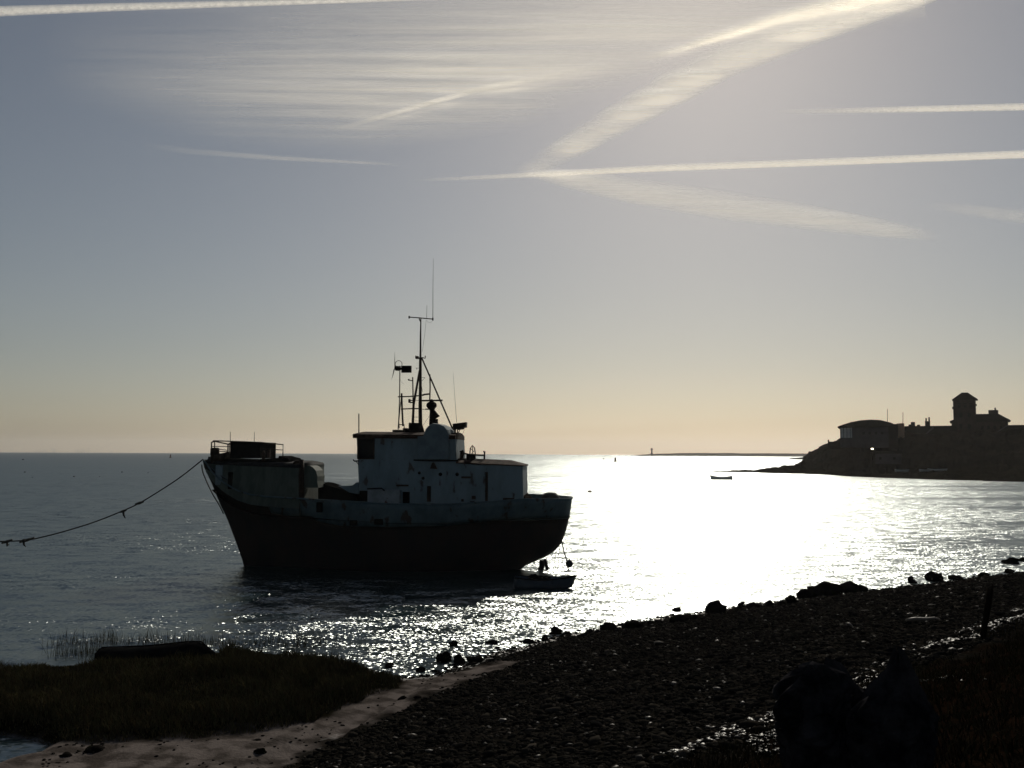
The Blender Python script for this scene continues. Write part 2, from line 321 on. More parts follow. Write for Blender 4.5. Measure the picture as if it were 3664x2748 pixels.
def in_view(x, y, z, mg=60):
    d = np.stack([x, y, z - H], -1); zz = d @ np.array(fwd); px = CX + FPX * (d @ np.array(rt)) / zz; py = CY - FPX * (d @ np.array(up)) / zz
    return (px > -mg) & (px < 3664 + mg) & (py < 2748 + mg * 2) & (zz > 1), px, py
N = 330000
yy = 6 + 46 * rng.random(N) ** 1.0; xx = -8 + 38 * rng.random(N); zs, dd, tt = zshingle(xx, yy); fd = pdist(xx, yy, FLAT); iv, _, _ = in_view(xx, yy, zs)
keep = (tt > -.06) & (dd < .6) & ((fd < -.12) | (rng.random(N) < .004 * (fd < 1.5))) & iv & (rng.random(N) < np.clip(.5 + 8 / yy, 0, 1))
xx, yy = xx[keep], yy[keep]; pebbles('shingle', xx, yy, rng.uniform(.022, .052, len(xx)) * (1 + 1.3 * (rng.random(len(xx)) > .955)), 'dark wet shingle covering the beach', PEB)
N = 5000; yy = 15 + 20 * rng.random(N); xx = -9 + 16 * rng.random(N); fd = pdist(xx, yy, FLAT); md = pdist(xx, yy, MARSH); pd_ = pdist(xx, yy, POOL); nz = fnoise(xx, yy, .9, 3, 31)
k = (fd > -.4) & (md < .1) & (pd_ < -.2) & (nz + .35 * rng.random(N) > .12 + .2 * np.clip(fd, 0, 1)); pebbles('stranded_gravel', xx[k], yy[k], rng.uniform(.015, .045, k.sum()), 'loose gravel and weed scraps scattered on the sand path', PEB, .45)
# marsh grass
def blades(name, x, y, z, h, w, mt, label, lean=.5):
    n = len(x); a = rng.uniform(0, 6.28, n); lx = rng.normal(0, lean, n) * h; ly = rng.normal(0, lean, n) * h; cx, cy = np.cos(a) * w, np.sin(a) * w
    b0 = np.stack([x - cx, y - cy, z - .03], -1); b1 = np.stack([x + cx, y + cy, z - .03], -1)
    m0 = np.stack([x + lx * .4 - cx * .7, y + ly * .4 - cy * .7, z + h * .6], -1); m1 = np.stack([x + lx * .4 + cx * .7, y + ly * .4 + cy * .7, z + h * .6], -1)
    t = np.stack([x + lx, y + ly, z + h], -1); V = np.stack([b0, b1, m1, m0, t], 1).reshape(-1, 3); k = (np.arange(n) * 5)[:, None]
    F = np.concatenate([k + np.array([0, 1, 2]), k + np.array([0, 2, 3]), k + np.array([3, 2, 4])]); o = np_mesh(name, V, F, mt); tag(o, label, 'grass', None, 'stuff'); return o
def grass_mat(name, cs):
    m = bpy.data.materials.new(name); m.use_nodes = True; n, l = m.node_tree.nodes, m.node_tree.links; b = n['Principled BSDF']
    g = n.new('ShaderNodeNewGeometry'); r = n.new('ShaderNodeValToRGB'); e = r.color_ramp.elements; e[0].color = (*cs[0], 1); e[1].color = (*cs[-1], 1)
    for i, c in enumerate(cs[1:-1]): q = e.new((i + 1) / (len(cs) - 1)); q.color = (*c, 1)
    l.new(g.outputs['Random Per Island'], r.inputs[0]); l.new(r.outputs[0], b.inputs['Base Color']); b.inputs['Roughness'].default_value = 1; b.inputs['Specular IOR Level'].default_value = 0
    return m
MG = grass_mat('marsh_grass', [(.05, .056, .024), (.075, .052, .028), (.09, .08, .038), (.03, .026, .014)])
BG = grass_mat('bank_grass', [(.020, .021, .009), (.032, .021, .011), (.034, .029, .014), (.013, .011, .006)])
N = 170000; xx = -17 + 19 * rng.random(N); yy = 17 + 15 * rng.random(N); md = pdist(xx, yy, MARSH) + .25 * fnoise(xx, yy, 2, 2, 40); iv, _, _ = in_view(xx, yy, 0 * xx)
k = (md > 0) & iv; xx, yy, md = xx[k], yy[k], md[k]
hh = (.08 + .14 * np.clip(md * 1.2, 0, 1)) * np.clip(1 + 1.9 * fnoise(xx, yy, 1.0, 3, 50), .3, 2.2) * rng.uniform(.6, 1.2, len(xx))
_, gx, gy = in_view(xx, yy, .15 + 0 * xx); hh = np.where((gx > 340) & (gx < 790) & (gy < 2385), .07, hh)
blades('marsh_grass', xx, yy, zground(xx, yy), hh, .010, MG, 'dense dark saltmarsh grass in front of the old hulk', .45)
# sparse reeds standing in the shallows
cl = [(260, 2300), (330, 2292), (420, 2296), (500, 2300), (560, 2290), (640, 2300), (720, 2296), (800, 2298), (860, 2302), (930, 2304), (1000, 2302), (1090, 2306), (1130, 2304), (300, 2330), (260, 2340), (340, 2335), (60, 2415), (10, 2425)]
xs_, ys_ = [], []
for (a, b_) in cl:
    c = PZ(a, b_ + 6, 0); k = 130 if a not in (60, 10) else 60
    xs_.append(c.x + rng.normal(0, .42, k)); ys_.append(c.y + rng.normal(0, .30, k))
xx = np.concatenate(xs_); yy = np.concatenate(ys_)
blades('reeds', xx, yy, np.zeros(len(xx)), rng.uniform(.08, .36, len(xx)) * np.clip(1 + 2 * fnoise(xx, yy, 1.5, 2, 55), .35, 1.6), .005, MG, 'thin reeds standing in the shallow water beyond the marsh', .22)
# rough grass on the near bank
N = 90000; xx = -2 + 20 * rng.random(N); yy = 5.5 + 22 * rng.random(N); zs, dd, tt = zshingle(xx, yy); iv, _, _ = in_view(xx, yy, zs, 200)
k = (dd > .7 + 1.2 * fnoise(xx, yy, .8, 2, 60)) & iv; xx, yy = xx[k], yy[k]; hh = .10 * (1 + 1.2 * fnoise(xx, yy, .9, 3, 61)) * rng.uniform(.5, 1.4, len(xx))
blades('bank_grass', xx, yy, zground(xx, yy), np.abs(hh), .008, BG, 'short rough grass and weed on the near bank', .6)
N = 9000; t_ = rng.random(N); px_ = 2350 + (3800 - 2350) * t_; base = gpoly([(2350, 2730), (3800, 2130)], 2.5)
bx = base[0][0] + (base[1][0] - base[0][0]) * t_ ; by = base[0][1] + (base[1][1] - base[0][1]) * t_; off = rng.normal(0, .28, N); bx = bx + off * .73; by = by - off * .68
WEED = mat('wet_weed', (.028, .022, .018), (.010, .008, .007), .4, 8, spec=.25, bump=.5)
pxx = px_; kk = ((pxx < 2790) & (rng.random(N) < .8)) | ((pxx > 3320) & (rng.random(N) < .75)) | ((pxx > 3090) & (pxx < 3210) & (rng.random(N) < .7)) | (rng.random(N) < .07)
low = (pxx < 2790) * np.abs(rng.normal(0, 1, N)); bx = bx + low * .25; by = by - low * .75
kk &= fnoise(bx, by, 1.3, 2, 66) > -.12; bx, by = bx[kk], by[kk]; N = len(bx)
pebbles('wrack_line', bx, by, rng.uniform(.02, .05, N), 'line of wet glistening seaweed and stones along the bank crest', WEED, .35, .6)
# ------------------------------------------------------------------ boulders along the water's edge
def rock_obj(name, loc, sx, sy, sz, seed, mt=None):
    bm = bmesh.new(); bmesh.ops.create_icosphere(bm, subdivisions=3, radius=1); rr = np.random.default_rng(seed); o1 = rr.random(3) * 50
    for v in bm.verts:
        n1 = float(fnoise(v.co.x * 1.0 + o1[0], v.co.y + v.co.z * 1.7 + o1[1], 1.1, 3, 70)); k = 1 + .7 * n1
        v.co = Vector((v.co.x * k * sx, v.co.y * k * sy, max(v.co.z * k, -.5) * sz))
    me = bpy.data.meshes.new(name); bm.to_mesh(me); bm.free(); me.shade_smooth(); me.materials.append(mt or M['rock'])
    o = bpy.data.objects.new(name, me); COL.objects.link(o); o.location = loc; o.rotation_euler = (0, 0, rr.random() * 6); return o
def place_rock(px, py, wpx, hpx, label, i, z=None, grp='boulders at the water edge'):
    p = PZ(px, py, .05) if z is None else PZ(px, py, z)
    if z is None:
        for _ in range(4): p = PZ(px, py, max(float(zground(p.x, p.y, False)), 0))
    s = p.y / FPX; o = rock_obj('boulder', (p.x, p.y, p.z + hpx * s * .16), wpx * s * .52, wpx * s * .45, hpx * s * .68, i + 11)
    tag(o, label, 'boulder', grp); return o
rocks = [(1990, 2268, 40, 30, 'pointed boulder on the beach edge just right of the small stranded stones'), (2030, 2272, 30, 14, 'low stone beside the pointed boulder at the beach edge'), (2175, 2252, 52, 30, 'squat round boulder at the water edge in the glitter left of the arched stone'),
 (2262, 2246, 60, 26, 'long low boulder in the glitter against the shingle'), (2330, 2236, 26, 18, 'small arched stone standing in the bright water edge'), (2430, 2226, 60, 26, 'low boulder leading up to the tall shoreline clump'),
 (2566, 2196, 66, 46, 'blocky boulder silhouetted on the brightest glitter'), (2652, 2178, 34, 36, 'sharp pointed boulder silhouetted on the bright glitter'), (2690, 2176, 60, 20, 'flat boulder behind the sharp pointed one'),
 (2752, 2170, 24, 26, 'thin upright stone in the bright glitter'), (2796, 2158, 22, 10, 'floating flat stone beside the thin upright one'), (2830, 2160, 40, 34, 'knobbly boulder left of the biggest boulder'),
 (2885, 2140, 60, 34, 'boulder at the left foot of the biggest boulder'), (2950, 2132, 110, 50, 'biggest rounded boulder on the shoreline'), (3035, 2118, 66, 40, 'boulder just right of the biggest boulder'),
 (3080, 2116, 46, 22, 'low boulder right of the biggest pair'), (3262, 2086, 34, 30, 'round dark boulder at the start of the right hand shore'), (3345, 2078, 56, 34, 'dark dome shaped boulder on the right hand shore'),
 (3420, 2072, 60, 16, 'long low dark boulder right of the dome shaped one'), (3520, 2062, 40, 14, 'small dark boulder near the right hand end of the shore'), (3610, 2050, 36, 16, 'last small boulder of the shore at the right edge'),
 (1950, 2290, 26, 14, 'small stone left of the pointed boulder'), (1890, 2300, 36, 16, 'low stone on the gravel point'), (2480, 2216, 30, 18, 'small rounded stone before the blocky boulder'), (2110, 2262, 24, 14, 'small stone left of the squat round boulder')]
for i, (a, b_, w, h, lb) in enumerate(rocks): place_rock(a, b_, w, h, lb, i)
wet = [(2424, 2186, 36, 14, 'flat stone awash alone in the bright glitter', 0), (1622, 2310, 32, 22, 'pointed stone standing alone in the shallows', 0), (1758, 2302, 44, 14, 'flat dark stone awash off the gravel point', 0), (1592, 2366, 52, 38, 'larger dark stone of the pair at the inlet mouth', 0),
 (1643, 2372, 40, 30, 'smaller dark stone of the pair at the inlet mouth', 0), (1700, 2368, 60, 22, 'low stone between the inlet pair and the gravel point', 0.02), (1394, 2386, 32, 16, 'small stone at the tip of the marsh', 0), (1506, 2400, 34, 16, 'small stone awash in the inlet', 0),
 (1555, 2440, 30, 12, 'stone at the edge of the wet sand', .08), (3620, 2016, 56, 20, 'dark rock awash off the right hand end of the beach', 0), (3668, 2008, 60, 14, 'second dark rock awash at the right edge', 0), (1440, 2506, 34, 20, 'left stone on the sand path', .12), (1490, 2508, 36, 22, 'right stone on the sand path', .12)]
for i, (a, b_, w, h, lb, z) in enumerate(wet): place_rock(a, b_, w, h, lb, i + 40, z, 'stones standing in the shallows')
for i, (a, b_, w, h, lb) in enumerate([(930, 2610, 44, 20, 'dark stone at the marsh edge above the sand path'), (930, 2692, 50, 22, 'dark stone in the middle of the sand path'), (920, 2652, 30, 8, 'flat stone on the sand path'), (340, 2690, 60, 24, 'dark lump of mud and stone beside the pool'), (240, 2706, 46, 14, 'low dark stone in the pool')]):
    place_rock(a, b_, w, h, lb, i + 60, .1, 'stones on the sand path')
# ------------------------------------------------------------------ upturned hulk on the marsh
def hulk():
    a = PZ(355, 2362, .15); b_ = PZ(775, 2354, .15); a.z += .05; b_.z += .05; L = (b_ - a).length; root = empty('derelict_boat', a, math.atan2(b_.y - a.y, b_.x - a.x))
    tag(root, 'dark upturned derelict boat hull lying at the edge of the salt marsh', 'boat')
    vs, fs, n = [], [], 13; prof = []
    for i in range(n):
        t = i / (n - 1); zt = float(np.interp(t, [0, .04, .4, .75, .86, 1], [.26, .29, .30, .40, .40, .06])); hb = float(np.interp(t, [0, .3, .7, 1], [.5, .62, .6, .08]))
        x = t * L; ring = [(x, -hb, 0), (x, -hb * .96, zt * .45), (x, -hb * .8, zt * .85), (x, -hb * .3, zt), (x, 0, zt + .02), (x, hb * .3, zt), (x, hb * .8, zt * .85), (x, hb * .96, zt * .45), (x, hb, 0)]; vs += ring
    m = 9
    for i in range(n - 1):
        for k in range(m - 1): fs.append((i * m + k, i * m + k + 1, (i + 1) * m + k + 1, (i + 1) * m + k))
    fs += [tuple(range(m))[::-1], tuple((n - 1) * m + k for k in range(m))]
    MB().add(vs, fs, True).build('hull_planking', M['dark'], root)
    MB().tube([(.05, 0, .30), (L * .4, 0, .325), (L * .75, 0, .425), (L * .86, 0, .42), (L * .98, 0, .1)], .022, 6).build('keel', M['wood'], root)
    mb = MB()
    for s_ in (-1, 1): mb.tube([(0, .5 * s_, .03), (L * .3, .63 * s_, .03), (L * .7, .61 * s_, .03), (L, .09 * s_, .03)], .03, 6)
    mb.build('gunwale', M['wood'], root)
hulk()
# driftwood, post
p = PZ(3305, 2222, 1.55); ro = empty('driftwood_log', p, .05); tag(ro, 'pale driftwood log lying flat on the dark shingle', 'driftwood')
def gz(px, py, z0=1.5):
    q = PZ(px, py, z0)
    for _ in range(8): q = PZ(px, py, float(zground(q.x, q.y, False)))
    return q
p = gz(3305, 2226); ro.location = (p.x, p.y, p.z + .03); k = p.y / FPX
PALEWOOD = mat('bleached_wood', (.14, .11, .08), (.09, .07, .05), .6, 4, stretch=(.3, 3, 3), bump=.3)
MB().tube([(-62 * k, 0, .02), (-30 * k, .02, .04), (10 * k, -.02, .03), (40 * k, .01, .05), (60 * k, .03, .03)], [.035, .05, .055, .045, .02], 8).build('trunk', PALEWOOD, ro)
MB().tube([(5 * k, 0, .04), (18 * k, .1, .09), (26 * k, .22, .10)], [.03, .02, .012], 6).build('branch', PALEWOOD, ro)
p = gz(3518, 2280, 2.5); ro = empty('leaning_post', (p.x, p.y, p.z)); tag(ro, 'dark weathered timber post leaning at the top of the beach', 'post'); k = p.y / FPX
MB().tube([(0, 0, -.3), (0, 0, .05), (10 * k, 0, 60 * k), (24 * k, .02, 120 * k), (34 * k, .03, 165 * k)], [.05, .055, .055, .06, .05], 8).build('shaft', M['wood'], ro)
MB().tube([(32 * k, .03, 150 * k), (42 * k, .05, 174 * k), (46 * k, .05, 186 * k)], [.03, .02, .01], 6).build('splintered_top', M['wood'], ro)
# ------------------------------------------------------------------ the moored ship (local frame: x aft along the keel, y to the far side, z up from the water)
TH = R(4); DC = 52.0
SU = Vector((math.cos(TH), -math.sin(TH), 0)); SV = Vector((math.sin(TH), math.cos(TH), 0))
SC = PZ(1400, 1624 + 21000 / DC, 0); SC = Vector((SC.x, DC, 0))
ship = empty('fishing_vessel', SC, -TH)
tag(ship, 'large rusty moored fishing vessel with dark hull, pale wheelhouse and tall mast', 'ship')
def L(px, py, v=0.0):       # the point of the ship seen at this pixel in its lengthwise plane y = v
    d = ray(px, py); o = Vector((0, 0, H)) - SC; t = (v - o.dot(SV)) / d.dot(SV); q = o + d * t
    return Vector((q.dot(SU), v, q.z))
def lx(px, v=0.0, py=1750): return L(px, py, v).x
def lz(py, v=0.0, px=1400): return L(px, py, v).z
PX = 1.0 / FPX * DC
# hull
stem = [(724, 1637), (726, 1663), (758, 1731), (787, 1804), (809, 1847), (831, 1905), (849, 1952), (869, 2010), (885, 2080)]
st = sorted([(L(a, b_).z, L(a, b_).x) for a, b_ in stem]); stz, stx = zip(*st)
stern = [(2048, 1783), (2041, 1830), (2036, 1858), (2024, 1905), (2008, 1945), (1985, 1972), (1956, 1990), (1928, 2004), (1896, 2014), (1872, 2028), (1840, 2062)]
sn = sorted([(L(a, b_).z, L(a, b_).x) for a, b_ in stern]); snz, snx = zip(*sn)
ZB = -.9
def xstem(z): return float(np.interp(z, stz, stx))
def xstern(z): return float(np.interp(z, snz, snx))
XB, XS = xstem(9), xstern(9)
def hb_deck(u):
    f = min(1, (u / .38)) ** .62 if u < .38 else 1.0
    if u > .80: f *= math.sqrt(max(0, 1 - ((u - .80) / .2) ** 2.4)) * .98 + .02
    return 2.95 * f
sheer_px = [(724, 1645), (735, 1655), (760, 1690), (800, 1725), (850, 1755), (900, 1771), (960, 1778), (1100, 1786), (1275, 1797), (1400, 1805), (1600, 1806), (1750, 1797), (1880, 1787), (2048, 1783)]
shx = [lx(a, -hb_deck((lx(a) - XB) / (XS - XB)) if True else 0) for a, b_ in sheer_px]
shz = [L(a, b_, -hb_deck(min(max((lx(a) - XB) / (XS - XB), 0), 1))).z for a, b_ in sheer_px]
def zsheer(x): return float(np.interp(x, shx, shz))
band_px = [(885, 1830), (1000, 1848), (1100, 1850), (1115, 1868), (1200, 1884), (1376, 1888), (1596, 1885), (1772, 1867), (2036, 1857)]
bdx = [lx(a) for a, b_ in band_px]; bdz = [L(a, b_, -hb_deck(min(max((lx(a) - XB) / (XS - XB), 0), 1))).z for a, b_ in band_px]
XBAND = lx(885, -2.2)
def zband(x): return float(np.interp(x, bdx, bdz)) if x > XBAND else zsheer(x)
def pw(u): return float(np.interp(u, [0, .08, .3, .5, .75, .9, 1], [1.5, 1.25, .55, .32, .5, .95, 1.2]))
def hull_pt(u, z, side):
    xs0, xe0 = xstem(z), xstern(z); x = xs0 + u * (xe0 - xs0)
    zs_ = zsheer(XB + u * (XS - XB)); w = max(0, min(1, (z - ZB) / (zs_ - ZB)))
    return Vector((x, side * hb_deck(u) * (w ** pw(u)), z))
US = sorted(set([0, .004, .012, .025, .04, .06, .08, .1] + [round(.12 + .02 * i, 3) for i in range(34)] + [.81, .83, .85, .87, .89, .91, .93, .95, .965, .98, .99, .996, 1.0] + [(XBAND - XB) / (XS - XB) - .001, (XBAND - XB) / (XS - XB) + .001]))
def hull_part(name, lo, hi, nz, m):
    mb = MB()
    for side in (-1, 1):
        vs = []; fs = []
        for u in US:
            x = XB + u * (XS - XB); a, b_ = lo(x), hi(x)
            for k in range(nz + 1): vs.append(hull_pt(u, a + (b_ - a) * k / nz, side))
        for i in range(len(US) - 1):
            for k in range(nz): q = i * (nz + 1) + k; fs.append((q, q + nz + 1, q + nz + 2, q + 1))
        mb.add(vs, fs, True)
    o = mb.build(name, m, ship); bm = bmesh.new(); bm.from_mesh(o.data); bmesh.ops.remove_doubles(bm, verts=bm.verts[:], dist=.001)
    bmesh.ops.dissolve_degenerate(bm, dist=.0005, edges=bm.edges[:]); bmesh.ops.recalc_face_normals(bm, faces=bm.faces[:]); bm.to_mesh(o.data); bm.free()
    md = o.modifiers.new('thickness', 'SOLIDIFY'); md.thickness = .05; md.offset = -1
    return o
hull_part('hull', lambda x: ZB, zband, 16, M['hull'])
_b0 = XBAND
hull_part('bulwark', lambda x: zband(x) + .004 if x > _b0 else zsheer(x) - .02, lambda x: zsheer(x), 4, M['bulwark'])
def planline(dz, inset, x0, x1, n=40, lift=None):
    out = []
    for side in (-1, 1):
        row = []
        for i in range(n + 1):
            x = x0 + (x1 - x0) * i / n; u = min(max((x - XB) / (XS - XB), 0), 1); row.append((x, side * max(hb_deck(u) - inset, .02), zsheer(x) + dz))
        out.append(row)
    return out
# rail cap
mb = MB()
for row in planline(.02, 0.02, XB + .15, XS - .01, 90): mb.tube(row, .045, 6)
a_, b_ = planline(.02, .02, XS - .3, XS - .01, 10); mb.build('rail_cap', M['bulwark'], ship)
# deck and rubbing strake
n_, f_ = planline(-.95, .06, XB + .8, XS - .12, 50); vs = n_ + f_; m_ = len(n_)
mesh_obj('deck', vs, [(i, i + 1, m_ + i + 1, m_ + i) for i in range(m_ - 1)], M['deck'], ship)
mb = MB(); zs_line = [hull_pt(u, zband(XB + u * (XS - XB)) - .03, -1) for u in [.17 + .01 * i for i in range(80)]]
mb.tube([q + Vector((0, -.02, 0)) for q in zs_line], .05, 6)
mb.tube([Vector((q.x, -q.y + .02, q.z)) for q in zs_line], .05, 6); mb.build('rubbing_strake', M['hull'], ship)
# scuppers and fairleads let into the bulwark
for (a, b_, w, h) in [(1144, 1815, 20, 34), (1260, 1872, 26, 18), (1352, 1868, 30, 20)]:
    v = -hb_deck((lx(a) - XB) / (XS - XB)); q = L(a, b_, v)
    u_ = (q.x - XB) / (XS - XB); hp = hull_pt(u_, q.z, -1)
    MB().box(q.x - w * PX / 2, q.x + w * PX / 2, hp.y - .035, hp.y + .06, q.z - h * PX / 2, q.z + h * PX / 2, .02).build('scupper', M['dark'], ship)
# forecastle
x0, x1 = lx(742), lx(1118); ztop = lambda x: float(np.interp(x, [lx(724), lx(800), lx(935), lx(1118)], [lz(1650), lz(1655), lz(1660), lz(1664)]))
def fc(side, x, z, ins): u = min(max((x - XB) / (XS - XB), 0), 1); return (x, side * max(hb_deck(u) - ins, .03), z)
N_ = 30; mb = MB()
for side in (-1, 1):
    vs = []; fs = []
    for i in range(N_ + 1):
        x = x0 + (x1 - x0) * i / N_; vs += [fc(side, x, zsheer(x) - .5, .12), fc(side, x, ztop(x), .30)]
    fs = [(2 * i, 2 * i + 2, 2 * i + 3, 2 * i + 1) for i in range(N_)]; mb.add(vs, fs, True)
e = [fc(-1, x1, zsheer(x1) - .9, .12), fc(1, x1, zsheer(x1) - .9, .12), fc(1, x1, ztop(x1), .3), fc(-1, x1, ztop(x1), .3)]; mb.add(e, [(0, 1, 2, 3)])
fcw = mb.build('forecastle_side', M['panel'], ship); tag(fcw, 'dull greenish forecastle side under a pale rim')
vs = []; fs = []
for i in range(N_ + 1):
    x = x0 + (x1 - x0) * i / N_ * 1.0; z = ztop(x)
    for (sd, ins, dz) in ((-1, .24, -.14), (-1, .22, .0), (-1, .5, .10), (0, 0, .22), (1, .5, .10), (1, .22, 0), (1, .24, -.14)):
        q = fc(sd if sd else 1, x, z + dz, ins); vs.append((q[0], 0 if sd == 0 else q[1], q[2]))
for i in range(N_):
    for k in range(6): fs.append((i * 7 + k, i * 7 + k + 1, (i + 1) * 7 + k + 1, (i + 1) * 7 + k))
fs += [tuple(range(7)), tuple(N_ * 7 + k for k in range(7))[::-1]]
MB().add(vs, fs, True).build('forecastle_deck', M['top'], ship)
# rounded pale casing at the after end of the forecastle
pr = [(1085, 1668), (1110, 1666), (1120, 1671), (1132, 1684), (1138, 1705), (1137, 1722), (1140, 1745), (1085, 1745)]
MB().prism([(L(a, b_, -1.9).x, L(a, b_, -1.9).z) for a, b_ in pr][::-1], -2.0, -.6).build('ventilator_casing', M['panel'], ship)
MB().tube([L(1076, 1790, -2.25), L(1078, 1700, -2.2), L(1079, 1645, -2.1)], [.17, .15, .13], 10).tube([L(1079, 1652, -2.1), L(1060, 1652, -2.1), L(1052, 1660, -2.1)], .09, 8).build('samson_post', M['steel'], ship)
for (a, b_, w, h, mt) in [(803, 1700, 26, 70, 'white'), (850, 1720, 16, 60, 'dark')]:
    x = lx(a); u = (x - XB) / (XS - XB); y = -(hb_deck(u) - .17); z = L(a, b_, y).z
    MB().box(x - w * PX / 2, x + w * PX / 2, y - .06, y + .1, z - h * PX / 2, z + h * PX / 2, .03).build('side_locker', M[mt], ship)
# bow fittings: pulpit rails, breakwater box, bollards, windlass
def tub(name, pts, r, v=0.0, m='steel', parent=None, n=6):
    return MB().tube([L(*q[:2], q[2] if len(q) > 2 else v) for q in pts], r, n).build(name, M[m], parent or ship)
mb = MB()
mb.tube([L(755, 1640, -.2), L(757, 1583, -.2), L(764, 1577, 0), L(827, 1579, 1.1), L(935, 1583, 1.5)], .035, 6)
mb.tube([L(757, 1583, -.2), L(768, 1579, -.4), L(820, 1590, -1.2), L(838, 1580, -1.25)], .035, 6)
mb.tube([L(757, 1597, 0), L(822, 1598, 1.1)], .022, 6).tube([L(768, 1605, -.4), L(812, 1611, -1.2)], .022, 6).tube([L(768, 1614, -.3), L(815, 1616, -.6)], .025, 6)
mb.build('pulpit_rail', M['steel'], ship); mb = MB(); mb.tube([L(932, 1583, -1.6), L(1013, 1591, -1.7), L(1012, 1640, -1.7)], .035, 6).tube([L(932, 1606, -1.6), L(1011, 1610, -1.7)], .022, 6)
mb.build('side_rail', M['steel'], ship); mb = MB()
for a, b0, b1, v in [(757, 1583, 1650, -.2), (768, 1580, 1648, -.4), (820, 1584, 1630, -1.2), (815, 1590, 1635, -1.0)]: MB().tube([L(a, b0, v), L(a, b1, v)], .03, 6).build('rail_post', M['steel'], ship)
q0, q1 = L(825, 1577, -1.4), L(931, 1640, -1.4)
MB().hexa([(q0.x, -1.4, q1.z), (q1.x, -1.5, q1.z), (q1.x, 1.2, q1.z), (q0.x, 1.0, q1.z), (q0.x, -1.4, q0.z), (q1.x, -1.5, q0.z - .08), (q1.x, 1.2, q0.z - .08), (q0.x, 1.0, q0.z)]).build('deck_screen', M['dark'], ship)
tub('whip_aerial', [(824, 1640, -1.0), (824, 1545, -1.0)], .016); tub('whip_aerial', [(910, 1600, .3), (910, 1546, .3)], .014)
for a in (762, 774): MB().lathe(L(a, 1650, -.4), [(.13, -.1), (.12, .3), (.16, .34), (.15, .68), (.06, .72)], 10).build('bollard', M['steel'], ship)
MB().lathe(L(943, 1642, -1.5), [(.1, -.1), (.08, .22), (.11, .26), (.04, .44)], 10).build('bollard', M['steel'], ship)
MB().box(lx(985), lx(994), -1.5, -1.35, lz(1640), lz(1608), .01).build('rail_stub', M['steel'], ship)
mb = MB(); wp = [(790, 1645), (800, 1624), (835, 1616), (850, 1640)]
mb.prism([(L(a, b_).x, L(a, b_).z) for a, b_ in wp][::-1], -.7, .5); c = L(806, 1636); mb.tube([c + Vector((0, -1, 0)), c + Vector((0, .8, 0))], .2, 12); mb.build('windlass', M['steel'], ship)
mb = MB(); wp = [(935, 1642), (1000, 1638), (1002, 1631), (1018, 1636), (1034, 1640), (1042, 1650), (1050, 1662), (935, 1662)]
mb.prism([(L(a, b_, -1.2).x, L(a, b_, -1.2).z) for a, b_ in wp][::-1], -1.4, .9); mb.build('anchor_gear', M['dark'], ship)
# fore deck gear: sloping derrick and hatch
mb = MB(); pr = [(1140, 1728), (1160, 1731), (1205, 1746), (1252, 1761), (1275, 1770), (1275, 1800), (1140, 1790)]
mb.prism([(L(a, b_, -.8).x, L(a, b_, -.8).z) for a, b_ in pr][::-1], -.9, 1.2); mb.build('sloping_hatch', M['dark'], ship)
pr = [(1212, 1738), (1262, 1737), (1276, 1726), (1284, 1726), (1284, 1768), (1252, 1762)]
MB().prism([(L(a, b_, -1.6).x, L(a, b_, -1.6).z) for a, b_ in pr][::-1], -1.7, 1.7).build('bridge_front_platform', M['white'], ship)
# deckhouse and wheelhouse
v1 = -2.15
def hx(a, b_, v=v1): q = L(a, b_, v); return q.x, q.z
zd = lz(1830, v1)
pr = [hx(1285, 1726), hx(1283, 1760), (hx(1318, 1760)[0], hx(1318, 1755)[1]), (hx(1318, 1755)[0], zd), (hx(1872, 1790)[0], zd), hx(1872, 1780), hx(1870, 1667), hx(1700, 1664), hx(1640, 1655), hx(1480, 1646), hx(1285, 1646)]
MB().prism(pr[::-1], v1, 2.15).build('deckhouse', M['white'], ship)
xa, za = hx(1632, 1656); xb, zb_ = hx(1874, 1667)
vs = [(xa, v1 - .04, za - .03), (xb, v1 - .04, zb_ - .03), (xb, 2.2, zb_ - .03), (xa, 2.2, za - .03), (xa, v1 - .04, za + .03), (xb, v1 - .04, zb_ + .03), (xb, 2.2, zb_ + .03), (xa, 2.2, za + .03)]
vs2 = [(xa, -1.4, za + .22), (xb - .85, -1.2, zb_ + .27), (xb - .85, 1.2, zb_ + .27), (xa, 1.4, za + .22)]
mb = MB(); mb.add(vs + vs2, [(3, 2, 1, 0), (0, 1, 5, 4), (1, 2, 6, 5), (2, 3, 7, 6), (3, 0, 4, 7), (4, 5, 9, 8), (5, 6, 10, 9), (6, 7, 11, 10), (7, 4, 8, 11), (8, 9, 10, 11)])
rf = mb.build('deckhouse_roof', M['roof'], ship)
v2 = -1.9
w0, w1, w2, w3 = hx(1276, 1566, v2), hx(1284, 1727, v2), hx(1634, 1650, v2), hx(1629, 1560, v2)
xx1 = w2[0]
pr = [w0, w1, (xx1, w1[1]), (xx1, w2[1]), w3, hx(1470, 1560, v2)]
MB().prism(pr[::-1], v2, 1.9).build('wheelhouse', M['white'], ship)
